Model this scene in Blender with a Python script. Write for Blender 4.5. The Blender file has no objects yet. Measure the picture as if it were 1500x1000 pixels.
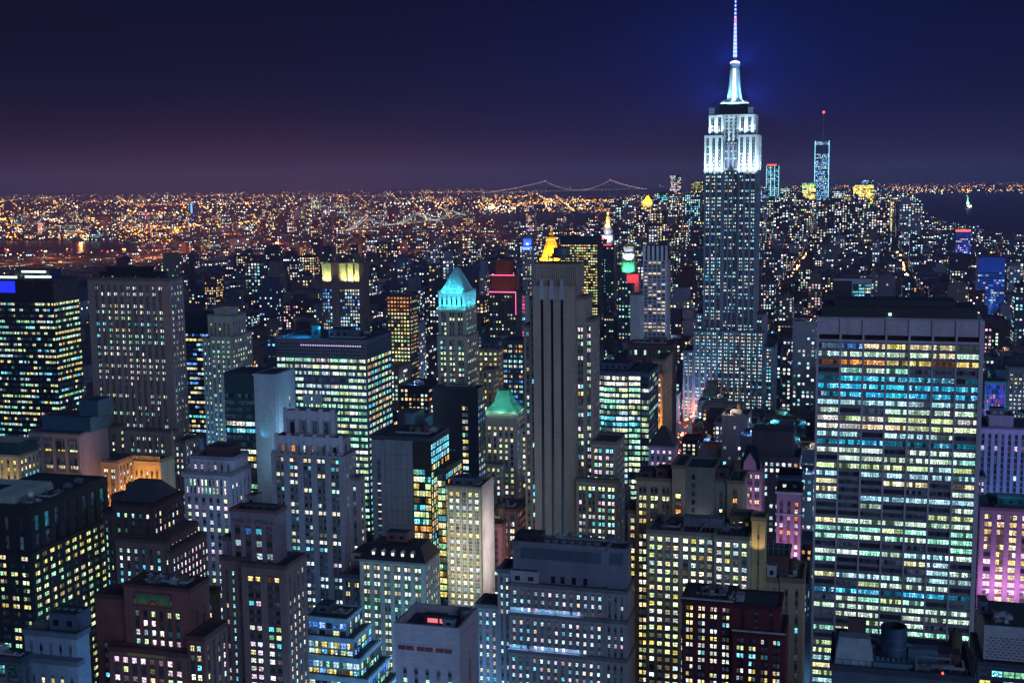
import bpy, math, random
import numpy as np
from mathutils import Matrix, Vector
random.seed(11)
R = random.random
def U(a, b): return a + (b - a) * random.random()

def lin(r, g, b):                     # 0-255 display colour -> linear
    f = lambda c: (c / 12.92 if c <= .04045 else ((c + .055) / 1.055) ** 2.4)
    return (f(r / 255), f(g / 255), f(b / 255))

# ------------------------------------------------------------------ camera
EYE, FPX, PITCH, ROLL, GRID = 260.0, 1850.0, math.atan(240 / 1850), 0.012, math.radians(15.5)
SC = bpy.context.scene
COL = SC.collection
fw = Vector((0, math.cos(PITCH), -math.sin(PITCH)))
r0, u0 = Vector((1, 0, 0)), Vector((0, math.sin(PITCH), math.cos(PITCH)))
RT = r0 * math.cos(ROLL) - u0 * math.sin(ROLL)
UP = u0 * math.cos(ROLL) + r0 * math.sin(ROLL)
cam = bpy.data.cameras.new('camera'); co = bpy.data.objects.new('camera', cam); COL.objects.link(co)
co.matrix_world = Matrix(((RT.x, UP.x, -fw.x, 0), (RT.y, UP.y, -fw.y, 0), (RT.z, UP.z, -fw.z, EYE), (0, 0, 0, 1)))
cam.sensor_width = 36; cam.lens = FPX / 1500 * 36; cam.clip_start = 1; cam.clip_end = 90000
SC.camera = co

# ------------------------------------------------------------------ night sky
W = bpy.data.worlds.new('World'); SC.world = W; W.use_nodes = True
nt = W.node_tree; nt.nodes.clear()
def N(t, typ, **kw):
    n = t.nodes.new(typ)
    for k, v in kw.items(): setattr(n, k, v)
    return n
def math_(t, op, a, b=None, clamp=False):
    n = N(t, 'ShaderNodeMath', operation=op, use_clamp=clamp)
    for i, x in enumerate((a, b)):
        if x is None: continue
        if isinstance(x, (int, float)): n.inputs[i].default_value = x
        else: t.links.new(x, n.inputs[i])
    return n.outputs[0]
tc = N(nt, 'ShaderNodeTexCoord'); sx = N(nt, 'ShaderNodeSeparateXYZ'); nt.links.new(tc.outputs['Generated'], sx.inputs[0])
def ramp(t, fac, stops):
    n = N(t, 'ShaderNodeValToRGB'); e = n.color_ramp.elements
    while len(e) < len(stops): e.new(.5)
    for el, (p, c) in zip(e, stops): el.position = p; el.color = (*c, 1)
    t.links.new(fac, n.inputs[0]); return n.outputs[0]
zz = math_(nt, 'MULTIPLY', sx.outputs[2], 4.0, True)
cl = ramp(nt, zz, [(0, lin(74, 42, 50)), (.04, lin(54, 32, 52)), (.11, lin(35, 23, 48)), (.32, lin(21, 16, 42)), (.6, lin(11, 11, 34)), (1, lin(6, 7, 25))])
cr = ramp(nt, zz, [(0, lin(42, 32, 66)), (.05, lin(33, 27, 64)), (.14, lin(23, 23, 60)), (.32, lin(12, 18, 54)), (.6, lin(8, 13, 46)), (1, lin(5, 9, 33))])
mx = N(nt, 'ShaderNodeMix', data_type='RGBA')
nt.links.new(math_(nt, 'MULTIPLY_ADD', sx.outputs[0], 2.2, True), mx.inputs[0])
mx.inputs[0].links[0].from_node.inputs[2].default_value = .42
nt.links.new(cl, mx.inputs[6]); nt.links.new(cr, mx.inputs[7])
bg = N(nt, 'ShaderNodeBackground'); cn = N(nt, 'ShaderNodeTexNoise'); cn.inputs['Scale'].default_value = 3.5; cn.inputs['Detail'].default_value = 5
cm = N(nt, 'ShaderNodeMapping'); cm.inputs['Scale'].default_value = (1, 1, 5); nt.links.new(tc.outputs['Generated'], cm.inputs[0]); nt.links.new(cm.outputs[0], cn.inputs['Vector'])
cs = N(nt, 'ShaderNodeVectorMath', operation='SCALE'); nt.links.new(mx.outputs[2], cs.inputs[0])
cf = math_(nt, 'MULTIPLY_ADD', cn.outputs[0], .5); cf.node.inputs[2].default_value = .75; nt.links.new(cf, cs.inputs['Scale'])   # thin uneven haze
nt.links.new(cs.outputs[0], bg.inputs[0]); bg.inputs[1].default_value = .56
wo = N(nt, 'ShaderNodeOutputWorld'); nt.links.new(bg.outputs[0], wo.inputs[0])

# one very soft lamp: the glow of the lit city on the camera's side of the towers
sun = bpy.data.lights.new('city_glow', 'SUN'); so = bpy.data.objects.new('city_glow', sun); COL.objects.link(so)
sun.energy = .80; sun.angle = math.radians(50); sun.color = (.40, .62, 1.0)
so.rotation_euler = Vector((.42, -.86, .27)).to_track_quat('Z', 'Y').to_euler()

vs = SC.view_settings; vs.view_transform = 'Standard'; vs.look = 'None'; vs.exposure = .55; vs.gamma = 1
cy = SC.cycles; cy.max_bounces = 4; cy.diffuse_bounces = 2; cy.glossy_bounces = 2; cy.volume_bounces = 0
cy.sample_clamp_indirect = 2.0; cy.use_denoising = True; cy.caustics_reflective = False; cy.caustics_refractive = False

# ------------------------------------------------------------------ projection helpers (1500 x 1000 plate)
def proj(p):
    v = Vector(p) - Vector((0, 0, EYE)); d = v.dot(fw)
    return 750 + FPX * v.dot(RT) / d, 500 - FPX * v.dot(UP) / d
def ray(px, py): return fw * FPX + RT * (px - 750) + UP * (500 - py)
def at(px, py, Y):
    d = ray(px, py); t = Y / d.y
    return Vector((d.x * t, Y, EYE + d.z * t))
def ground(px, py, z=0):
    d = ray(px, py); t = (z - EYE) / d.z
    return Vector((d.x * t, d.y * t, z))

# ------------------------------------------------------------------ materials
MATS = {}
def wall_mat(name, c, rough=.82, var=.48, sc=.12, streak=True):
    key = (name, c, rough)
    if key in MATS: return MATS[key]
    m = bpy.data.materials.new(name); m.use_nodes = True; t = m.node_tree; b = t.nodes['Principled BSDF']
    tx = N(t, 'ShaderNodeTexCoord'); mp = N(t, 'ShaderNodeMapping'); t.links.new(tx.outputs['Object'], mp.inputs[0])
    mp.inputs['Scale'].default_value = (1, 1, .22 if streak else 1)
    n1 = N(t, 'ShaderNodeTexNoise'); n1.inputs['Scale'].default_value = sc; n1.inputs['Detail'].default_value = 6; n1.inputs['Roughness'].default_value = .65
    t.links.new(mp.outputs[0], n1.inputs['Vector'])
    n2 = N(t, 'ShaderNodeTexNoise'); n2.inputs['Scale'].default_value = 1.3; n2.inputs['Detail'].default_value = 3
    t.links.new(tx.outputs['Object'], n2.inputs['Vector'])
    f = math_(t, 'ADD', math_(t, 'MULTIPLY', n1.outputs[0], var * 2), math_(t, 'MULTIPLY', n2.outputs[0], var * .7))
    f = math_(t, 'ADD', f, 1 - var * 1.35)
    sp_ = N(t, 'ShaderNodeSeparateXYZ'); t.links.new(tx.outputs['Object'], sp_.inputs[0]); cb_ = N(t, 'ShaderNodeCombineXYZ')
    t.links.new(math_(t, 'ADD', sp_.outputs[0], sp_.outputs[1]), cb_.inputs[0]); t.links.new(sp_.outputs[2], cb_.inputs[1])
    bk = N(t, 'ShaderNodeTexBrick'); bk.inputs['Scale'].default_value = 1.0; bk.inputs['Brick Width'].default_value = 2.6; bk.inputs['Row Height'].default_value = 1.25; bk.inputs['Mortar Size'].default_value = .07
    bk.inputs['Color1'].default_value = (.93, .93, .93, 1); bk.inputs['Color2'].default_value = (1.07, 1.07, 1.07, 1); bk.inputs['Mortar'].default_value = (.84, .84, .84, 1); t.links.new(cb_.outputs[0], bk.inputs['Vector'])
    if streak: f = math_(t, 'MULTIPLY', f, bk.outputs['Color'])
    mc = N(t, 'ShaderNodeVectorMath', operation='SCALE'); mc.inputs[0].default_value = c; t.links.new(f, mc.inputs['Scale'])
    t.links.new(mc.outputs[0], b.inputs['Base Color']); b.inputs['Roughness'].default_value = rough
    b.inputs['Specular IOR Level'].default_value = .25
    MATS[key] = m; return m
def plain(name, c, rough=.5, metal=0, spec=.5):
    key = ('p', name, c)
    if key in MATS: return MATS[key]
    m = bpy.data.materials.new(name); m.use_nodes = True; t = m.node_tree; b = t.nodes['Principled BSDF']
    tx = N(t, 'ShaderNodeTexCoord'); n1 = N(t, 'ShaderNodeTexNoise'); n1.inputs['Scale'].default_value = .35; n1.inputs['Detail'].default_value = 5
    t.links.new(tx.outputs['Object'], n1.inputs['Vector'])
    mc = N(t, 'ShaderNodeVectorMath', operation='SCALE'); mc.inputs[0].default_value = c
    t.links.new(math_(t, 'MULTIPLY_ADD', n1.outputs[0], .9), mc.inputs['Scale']); mc.inputs['Scale'].links[0].from_node.inputs[2].default_value = .55
    t.links.new(mc.outputs[0], b.inputs['Base Color']); b.inputs['Roughness'].default_value = rough; b.inputs['Metallic'].default_value = metal
    b.inputs['Specular IOR Level'].default_value = spec
    MATS[key] = m; return m
def glow(name, c, s):
    key = ('g', name, c, s)
    if key in MATS: return MATS[key]
    m = bpy.data.materials.new(name); m.use_nodes = True; t = m.node_tree; b = t.nodes['Principled BSDF']
    b.inputs['Base Color'].default_value = (.05, .05, .05, 1)
    b.inputs['Emission Color'].default_value = (*c, 1); b.inputs['Emission Strength'].default_value = s
    m.cycles.emission_sampling = 'NONE'; MATS[key] = m; return m

def window_mat():
    m = bpy.data.materials.new('lit_window_glass'); m.use_nodes = True; t = m.node_tree; b = t.nodes['Principled BSDF']
    b.inputs['Base Color'].default_value = (.012, .018, .028, 1); b.inputs['Roughness'].default_value = .12
    at_ = N(t, 'ShaderNodeAttribute', attribute_name='wc'); uv = N(t, 'ShaderNodeUVMap', uv_map='UVMap')
    s = N(t, 'ShaderNodeSeparateXYZ'); t.links.new(uv.outputs[0], s.inputs[0])
    fu, fv = math_(t, 'FRACT', s.outputs[0]), math_(t, 'FRACT', s.outputs[1])
    fl = N(t, 'ShaderNodeVectorMath', operation='FLOOR'); t.links.new(uv.outputs[0], fl.inputs[0])
    wn = N(t, 'ShaderNodeTexWhiteNoise', noise_dimensions='3D'); t.links.new(fl.outputs[0], wn.inputs['Vector'])
    sc = N(t, 'ShaderNodeSeparateColor'); t.links.new(wn.outputs['Color'], sc.inputs[0])
    # blind pulled part of the way down
    bl = math_(t, 'MULTIPLY', sc.outputs[0], .75)
    isb = math_(t, 'GREATER_THAN', fv, math_(t, 'SUBTRACT', 1, bl))
    # things inside: desks, people, partitions, ceiling lamps
    no = N(t, 'ShaderNodeTexNoise', noise_dimensions='2D'); no.inputs['Scale'].default_value = 3.2; no.inputs['Detail'].default_value = 2.5
    t.links.new(uv.outputs[0], no.inputs['Vector'])
    inn = math_(t, 'MULTIPLY_ADD', no.outputs[0], 4.2); inn.node.inputs[2].default_value = -1.55; inn.node.use_clamp = False
    inn = math_(t, 'MINIMUM', math_(t, 'MAXIMUM', inn, .06), 1.5)
    top = math_(t, 'GREATER_THAN', fv, .78)
    inn = math_(t, 'ADD', inn, math_(t, 'MULTIPLY', top, .35))
    blv = math_(t, 'MULTIPLY_ADD', sc.outputs[2], .5); blv.node.inputs[2].default_value = .45
    mixf = N(t, 'ShaderNodeMix', data_type='FLOAT'); t.links.new(isb, mixf.inputs[0]); t.links.new(inn, mixf.inputs[2]); t.links.new(blv, mixf.inputs[3])
    fr = math_(t, 'MULTIPLY', math_(t, 'GREATER_THAN', fu, .07), math_(t, 'LESS_THAN', fu, .95))
    fr = math_(t, 'MULTIPLY_ADD', fr, .85); fr.node.inputs[2].default_value = .15
    ra = N(t, 'ShaderNodeMath', operation='COMPARE'); t.links.new(fv, ra.inputs[0]); ra.inputs[1].default_value = .53; ra.inputs[2].default_value = .04   # meeting rail
    fr = math_(t, 'MULTIPLY', fr, math_(t, 'SUBTRACT', 1, math_(t, 'MULTIPLY', ra.outputs[0], .55)))
    k = math_(t, 'MULTIPLY', mixf.outputs[0], fr)
    lv = math_(t, 'MULTIPLY', math_(t, 'GREATER_THAN', sc.outputs[1], .16), math_(t, 'POWER', sc.outputs[1], .8))
    lv = math_(t, 'MULTIPLY_ADD', lv, 1.5); lv.node.inputs[2].default_value = .10
    k = math_(t, 'MULTIPLY', k, lv)
    # lamps seen directly burn out towards white
    mw = N(t, 'ShaderNodeMix', data_type='RGBA'); mw.inputs[7].default_value = (1, 1, .97, 1)
    ac = N(t, 'ShaderNodeSeparateColor'); t.links.new(at_.outputs['Color'], ac.inputs[0])
    lit_ = math_(t, 'GREATER_THAN', math_(t, 'MAXIMUM', ac.outputs[1], ac.outputs[0]), .16)
    t.links.new(math_(t, 'MULTIPLY', math_(t, 'MULTIPLY', math_(t, 'SUBTRACT', k, .95, True), .5), lit_), mw.inputs[0])
    t.links.new(at_.outputs['Color'], mw.inputs[6])
    t.links.new(mw.outputs[2], b.inputs['Emission Color'])
    t.links.new(math_(t, 'MULTIPLY', k, 1.22), b.inputs['Emission Strength'])
    m.cycles.emission_sampling = 'NONE'; return m
WIN = window_mat()
ROOF = wall_mat('tar_roof', (.040, .055, .085), .9, .5, .2, False)
DARK = plain('dark_glass', (.010, .014, .022), .12)
STEEL = plain('rooftop_steel', (.15, .17, .20), .5, .3); LIGHTM = plain('galvanised_metal', (.36, .40, .45), .5, .2); BROWNM = plain('rusty_metal', (.13, .08, .06), .8)

# ------------------------------------------------------------------ mesh building
class MB:
    def __init__(s): s.v = []; s.f = []; s.mi = []; s.mats = []; s.cur = 0
    def mat(s, m):
        if m not in s.mats: s.mats.append(m)
        s.cur = s.mats.index(m); return s
    def face(s, pts):
        n = len(s.v); s.v.extend(pts); s.f.append(tuple(range(n, n + len(pts)))); s.mi.append(s.cur)
    def box(s, x0, x1, y0, y1, z0, z1, bottom=False):
        n = len(s.v)
        s.v += [(x0, y0, z0), (x1, y0, z0), (x1, y1, z0), (x0, y1, z0), (x0, y0, z1), (x1, y0, z1), (x1, y1, z1), (x0, y1, z1)]
        fs = [(4, 5, 6, 7), (0, 1, 5, 4), (1, 2, 6, 5), (2, 3, 7, 6), (3, 0, 4, 7)] + ([(3, 2, 1, 0)] if bottom else [])
        for f in fs: s.f.append(tuple(n + i for i in f)); s.mi.append(s.cur)
        return s
    def frustum(s, lo, hi, z0, z1, cap=True):
        n = len(s.v); k = len(lo)
        s.v += [(x, y, z0) for x, y in lo] + [(x, y, z1) for x, y in hi]
        for i in range(k):
            j = (i + 1) % k; s.f.append((n + i, n + j, n + k + j, n + k + i)); s.mi.append(s.cur)
        if cap: s.f.append(tuple(n + k + i for i in range(k))); s.mi.append(s.cur)
        return s
    def rect(s, x0, x1, y0, y1): return [(x0, y0), (x1, y0), (x1, y1), (x0, y1)]
    def cyl(s, cx, cy_, r, z0, z1, n=14, r1=None, cap=True):
        r1 = r if r1 is None else r1
        p = lambda q: [(cx + q * math.cos(2 * math.pi * i / n), cy_ + q * math.sin(2 * math.pi * i / n)) for i in range(n)]
        return s.frustum(p(r), p(max(r1, .01)), z0, z1, cap)
    def bar(s, a, b, w):
        a, b = Vector(a), Vector(b); d = (b - a).normalized(); t = Vector((0, 0, 1)) if abs(d.z) < .9 else Vector((1, 0, 0))
        e = d.cross(t).normalized() * w / 2; g = d.cross(e).normalized() * w / 2
        n = len(s.v)
        for c in (a, b):
            for q in (e + g, -e + g, -e - g, e - g): s.v.append(tuple(c + q))
        for i in range(4):
            j = (i + 1) % 4; s.f.append((n + i, n + j, n + 4 + j, n + 4 + i)); s.mi.append(s.cur)
        s.f.append((n + 3, n + 2, n + 1, n)); s.f.append((n + 4, n + 5, n + 6, n + 7)); s.mi += [s.cur] * 2
        return s
    def build(s, name, parent=None):
        me = bpy.data.meshes.new(name); me.from_pydata(s.v, [], s.f)
        for m in s.mats: me.materials.append(m)
        if len(s.mats) > 1: me.polygons.foreach_set('material_index', s.mi)
        o = bpy.data.objects.new(name, me); COL.objects.link(o)
        if parent: o.parent = parent
        return o
CELL = [0]
def win_mesh(name, quads, parent=None):
    """quads: (p0,p1,p2,p3 , colour , panes)"""
    n = len(quads); me = bpy.data.meshes.new(name)
    co_ = np.array([p for q in quads for p in q[0:4]], dtype=np.float32)
    me.vertices.add(4 * n); me.vertices.foreach_set('co', co_.ravel())
    me.loops.add(4 * n); me.loops.foreach_set('vertex_index', np.arange(4 * n, dtype=np.int32))
    me.polygons.add(n); me.polygons.foreach_set('loop_start', np.arange(0, 4 * n, 4, dtype=np.int32))
    uvl = me.uv_layers.new(name='UVMap'); uv = np.zeros((n, 4, 2), dtype=np.float32)
    for i, q in enumerate(quads):
        CELL[0] += 1; c = CELL[0]; ax = (c * 23) % 1999; ay = (c // 80) % 1999
        uv[i] = ((ax, ay + .002), (ax + q[5] - .004, ay + .002), (ax + q[5] - .004, ay + .998), (ax, ay + .998))
    uvl.data.foreach_set('uv', uv.ravel())
    ca = me.color_attributes.new('wc', 'FLOAT_COLOR', 'CORNER')
    cc = np.ones((n, 4, 4), dtype=np.float32); cc[:, :, :3] = np.array([q[4] for q in quads], dtype=np.float32)[:, None, :]
    ca.data.foreach_set('color', cc.ravel())
    me.materials.append(WIN); me.update(calc_edges=True)
    o = bpy.data.objects.new(name, me); COL.objects.link(o)
    if parent: o.parent = parent
    return o

# window light tints (linear)
WW, YG, CW, CY = (1, .85, .56), (.82, 1, .56), (.70, .95, 1), (.22, .85, 1)
ORG, PK, GN, WH, BL, YL = (1, .48, .12), (1, .80, .96), (.5, 1, .68), (1, 1, .92), (.18, .45, 1), (1, .86, .30)
OFFC = (.006, .010, .018)
MIXW = [WW, WH, WH, PK, CW, CW, YG, GN, CY]; MIXG = [YG, YG, WH, GN, WW]; MIXC = [CW, WH, CY, GN, PK]; MIXY = [WW, YL, WH, YG]
def tint(pal, k=1.0):
    c = random.choice(pal); g = k * U(.55, 1.25)
    return tuple((x ** 1.45) * g * U(.92, 1.08) for x in c)

class Bld:
    """a building: local x along its street front, y away from the camera, z up; parts collected then linked under one Empty"""
    ALL = []
    def __init__(s, name, label, cat, xl, xr, yt, xb, Y, rot=None, group=None, mat=None):
        s.name, s.label, s.cat, s.group = name, label, cat, group
        s.g = GRID if rot is None else math.radians(rot)
        s.u = Vector((math.cos(s.g), -math.sin(s.g), 0)); s.d = Vector((math.sin(s.g), math.cos(s.g), 0))
        p = at(xr, yt, Y); s.h = p.z; s.Y = Y
        s.w = s._solve(p, -s.u, xl); q = p - s.u * s.w
        s.o = Vector((q.x, q.y, 0)); s.dep = xb if xb < 0 else s._solve(p, s.d, xb)
        if xb < 0: s.dep = -xb
        s.walls = MB(); s.wins = []; s.parts = []; s.boxes = []; s.mat = mat; Bld.ALL.append(s)
    def _solve(s, p, dr, px):
        r = ray(px, 500); n = Vector((r.x, r.y, r.z))            # plane through the eye holding the pixel column
        v = ray(px, 900); nn = n.cross(v); e = Vector((0, 0, EYE))
        t = -(p - e).dot(nn) / dr.dot(nn)
        return max(4.0, min(140.0, abs(t)))
    def wp(s, x, y, z): return s.o + s.u * x + s.d * y + Vector((0, 0, z))
    def lx(s, px, z, y=0):                                         # local x seen at pixel column px
        a = s.wp(0, y, z); lo, hi = -200.0, 400.0
        for _ in range(50):
            m = (lo + hi) / 2
            if proj(s.wp(m, y, z))[0] < px: lo = m
            else: hi = m
        return lo
    def hz(s, py, x=None, y=0):                                    # height at which the upright at (x, y) meets pixel row py
        x = s.w if x is None else x; lo, hi = -100.0, 600.0
        for _ in range(50):
            m = (lo + hi) / 2
            if proj(s.wp(x, y, m))[1] > py: lo = m
            else: hi = m
        return lo
    def mass(s, x0, x1, y0, y1, z0, z1, faces=None, mat=None, roof=True, par=1.1, core=None):
        m = mat or s.mat; s.walls.mat(core or m).box(x0, x1, y0, y1, z0, z1)
        s.boxes.append((x0, x1, y0, y1, z0, z1)); s.walls.mat(m)
        for f, st in (faces or {}).items(): s.facade(f, (x0, x1, y0, y1, z0, z1), st, m)
        if par:
            t = .6; o = .5
            W_ = s.walls
            W_.box(x0 - o, x1 + o, y0 - o, y0 + t, z1 - .6, z1 + par, True); W_.box(x0 - o, x1 + o, y1 - t, y1 + o, z1 - .6, z1 + par, True)
            W_.box(x0 - o, x0 + t, y0 + t, y1 - t, z1 - .6, z1 + par - .004, True); W_.box(x1 - t, x1 + o, y0 + t, y1 - t, z1 - .6, z1 + par - .004, True)
        if roof:
            b = MB().mat(ROOF); b.box(x0 + .62, x1 - .62, y0 + .62, y1 - .62, z1 + .01, z1 + .15); s.parts.append(('roof', b, None))
    def facade(s, f, bx, st, m):
        x0, x1, y0, y1, z0, z1 = bx
        if f == 'F': L = x1 - x0; P = lambda u, o, z: (x0 + u, y0 - o, z)
        elif f == 'R': L = y1 - y0; P = lambda u, o, z: (x1 + o, y0 + u, z)
        else: L = y1 - y0; P = lambda u, o, z: (x0 - o, y1 - u, z)
        mt, mbm = st.get('mt', 1.5), st.get('mb', 0)
        H = z1 - z0 - mt - mbm
        fh = st['fh']; nf = max(1, round(H / fh)); fh = H / nf
        mg = st.get('mg', .6); nb = max(1, round((L - 2 * mg) / st['bw'])); bw = (L - 2 * mg) / nb
        ww, wh, sub, pd = st.get('ww', .6), st.get('wh', .55), st.get('sub', 1), st.get('pd', .4)
        if ww < .75: ww *= .93
        if wh < .7: wh *= .93
        Wl = s.walls; Wl.mat(st.get('pm') or m)
        def slab(u0, u1, za, zb, o):
            a, b = P(u0, 0, 0), P(u1, o, 0)
            Wl.box(min(a[0], b[0]), max(a[0], b[0]), min(a[1], b[1]), max(a[1], b[1]), za, zb, True)
        pw = bw * (1 - ww); base = z0 + mbm
        for j in range(nb + 1):
            c = mg + j * bw; a, b = max(0.02, c - pw / 2), min(L - .02, c + pw / 2)
            if j == 0: a = .02
            if j == nb: b = L - .02
            slab(a, b, z0, z1 - mt, pd)
        if mt > .05: slab(.02, L - .02, z1 - mt, z1 - .02, pd + .03)
        Wl.mat(st.get('sm') or s.dim(m)); sill = st.get('sill', (1 - wh) / 2)
        sd = pd * st.get('sr', .5)
        for k in range(nf + 1):
            za = base + k * fh - (1 - wh - sill) * fh; zb = base + k * fh + sill * fh
            za, zb = max(za, z0 + .01), min(zb, z1 - mt - .01)
            if zb > za: slab(.03, L - .03, za, zb, sd)
        pal, p, rv, br = st.get('pal', MIXW), st.get('p', .6), st.get('rv', .25), st.get('br', 1.0)
        fn = st.get('fn'); panes = st.get('panes', 1); run = st.get('run', .35); gap = st.get('gap', .3)
        for k in range(nf):
            rp = min(1, max(0, p + U(-rv, rv))); rt = random.choice(pal); prev = R() < rp
            kt = nf - 1 - k
            za, zb = base + k * fh + sill * fh, base + (k + 1) * fh - (1 - wh - sill) * fh
            for j in range(nb):
                a, b = mg + j * bw + pw / 2, mg + (j + 1) * bw - pw / 2
                if R() > run: prev = R() < rp
                for q in range(sub):
                    ua = a + (b - a) * q / sub + (gap / 2 if q else 0); ub = a + (b - a) * (q + 1) / sub - (gap / 2 if q < sub - 1 else 0)
                    lit = prev if R() < .85 else R() < rp
                    c = None
                    if fn: c = fn(kt, j, q, nf, nb)
                    if c is None:
                        if lit:
                            c = tint([rt] if R() < st.get('rc', .6) else pal, br)
                        else:
                            g_ = U(.2, 1.5) if R() < .8 else U(1.5, 4); c = tuple(x * g_ for x in OFFC)
                    s.wins.append((P(ua, .05, za), P(ub, .05, za), P(ub, .05, zb), P(ua, .05, zb), c, panes, f))
    def dim(s, m):                                                 # darker spandrel panels between the piers
        for k, v in MATS.items():
            if v == m and k[0] != 'p' and k[0] != 'g' and len(k) == 3 and isinstance(k[1], tuple): return wall_mat(k[0] + '_spandrel', tuple(x * .52 for x in k[1]), .8)
        return m
    def win(s, f, bx, u0, u1, za, zb, c, panes=1, o=.06):
        x0, x1, y0, y1 = bx
        P = (lambda u, z: (x0 + u, y0 - o, z)) if f == 'F' else (lambda u, z: (x1 + o, y0 + u, z)) if f == 'R' else (lambda u, z: (x0 - o, y1 - u, z))
        s.wins.append((P(u0, za), P(u1, za), P(u1, zb), P(u0, zb), c, panes, f))
    def part(s, name, mb, label=None): s.parts.append((name, mb, label)); return mb
    def tank(s, x, y, z, r=2.2):
        b = MB().mat(wall_mat('tank_wood', (.10, .07, .05)))
        for ax, ay in ((-1, -1), (1, -1), (1, 1), (-1, 1)): b.bar((x + ax * r * .6, y + ay * r * .6, z), (x + ax * r * .6, y + ay * r * .6, z + 3), .35)
        b.cyl(x, y, r, z + 3, z + 7, 12); b.cyl(x, y, r * 1.08, z + 7.0, z + 8.6, 12, .1); s.part('water_tank', b)
    def pent(s, x0, x1, y0, y1, z, h, m=None, name='penthouse'):
        b = MB().mat(m or s.mat); b.box(x0, x1, y0, y1, z, z + h); b.box(x0 - .25, x1 + .25, y0 - .25, y1 + .25, z + h - .6, z + h + .25, True)
        b.mat(DARK); n = max(1, int((x1 - x0) / 4))
        for i in range(n):
            a = x0 + (x1 - x0) * (i + .3) / n
            b.box(a, a + (x1 - x0) / n * .4, y0 - .05, y0 + .1, z + h * .3, z + h * .65, True)
        b.mat(ROOF).box(x0 + .4, x1 - .4, y0 + .4, y1 - .4, z + h + .1, z + h + .3); s.part(name, b)
        s.boxes.append((x0, x1, y0, y1, z, z + h))
    def clutter(s, x0, x1, y0, y1, z, n=5):
        for i in range(int(n * 1.6)):
            w, d, h = U(1.2, 4.2), U(1.2, 3.6), U(.8, 3.0); x, y = U(x0 + 1.2, max(x0 + 1.6, x1 - w - 1)), U(y0 + 1.2, max(y0 + 1.6, y1 - d - 1))
            k = R(); b = MB().mat(STEEL if k < .5 else LIGHTM if k < .75 else BROWNM)
            if k < .8:
                b.box(x, x + w, y, y + d, z + .5, z + h)
                for q in (.1, .9): b.box(x + w * q - .1, x + w * q + .1, y, y + d, z + .1, z + .5)
                b.cyl(x + w / 2, y + d / 2, min(w, d) * .35, z + h, z + h + .5, 10); s.part('vent', b)
            else:
                b.cyl(x, y, .4, z, z + h + 1, 8); b.cyl(x, y, .7, z + h + 1, z + h + 1.5, 8, .2); s.part('vent', b)
        if x1 - x0 > 9:
            b = MB().mat(LIGHTM); y = U(y0 + 1.5, (y0 + y1) / 2); xa, xb = U(x0 + 1, x0 + 3), U(x1 - 4, x1 - 1)
            b.bar((xa, y, z + 1.0), (xb, y, z + 1.0), .7); b.bar((xb, y, z + 1.0), (xb, min(y1 - 1, y + 6), z + 1.0), .7)
            q = xa
            while q < xb: b.box(q, q + .2, y - .2, y + .2, z + .1, z + .8); q += 3
            s.part('duct', b)
            b = MB().mat(STEEL); yy = y0 + .9; q = x0 + .9                # hand rail behind the parapet
            b.bar((x0 + .9, yy, z + 2.1), (x1 - .9, yy, z + 2.1), .09)
            while q < x1 - .8: b.bar((q, yy, z + .1), (q, yy, z + 2.1), .09); q += 2.2
            s.part('railing', b)
    def finish(s, vis):
        e = bpy.data.objects.new(s.name, None); COL.objects.link(e); e.location = s.o; e.rotation_euler = (0, 0, -s.g)
        e['label'] = s.label; e['category'] = s.cat
        if s.group: e['group'] = s.group
        s.obj = e; s.walls.build('wall', e)
        rf_ = None
        for n, b, lab in s.parts:
            up = rf_ if rf_ and n in ('vent', 'railing', 'water_tank', 'roof_fan', 'duct', 'pipe', 'cooling_unit', 'roof_lamp', 'roof_drum', 'roof_tank', 'radar_dome', 'roof_hood') else e
            o = b if isinstance(b, bpy.types.Object) else b.build(n, up)
            if isinstance(b, bpy.types.Object): o.parent = up
            if n == 'roof': rf_ = o
            if lab: o['label'] = lab
        keep = []
        for q in s.wins:
            c = [sum(p[i] for p in q[:4]) / 4 for i in range(3)]
            px, py = proj(s.wp(*c))
            if not (-160 < px < 1660 and -60 < py < 1120): continue
            keep.append((0 if vis(s, px, py) else 1, -sum(q[4]) * 0 + py, q))
        keep.sort(key=lambda t: (t[0], t[1]))
        cap = 100 if s.Y < 1000 else 60
        if s.Y > 1700: cap = 0
        if len(keep) <= cap + 4: cap = len(keep)
        for _, _, q in keep[:cap]: win_mesh('window', [q], e)
        if keep[cap:]:
            o = win_mesh('window', [q for _, _, q in keep[cap:]], e); o['kind'] = 'stuff'

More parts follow.
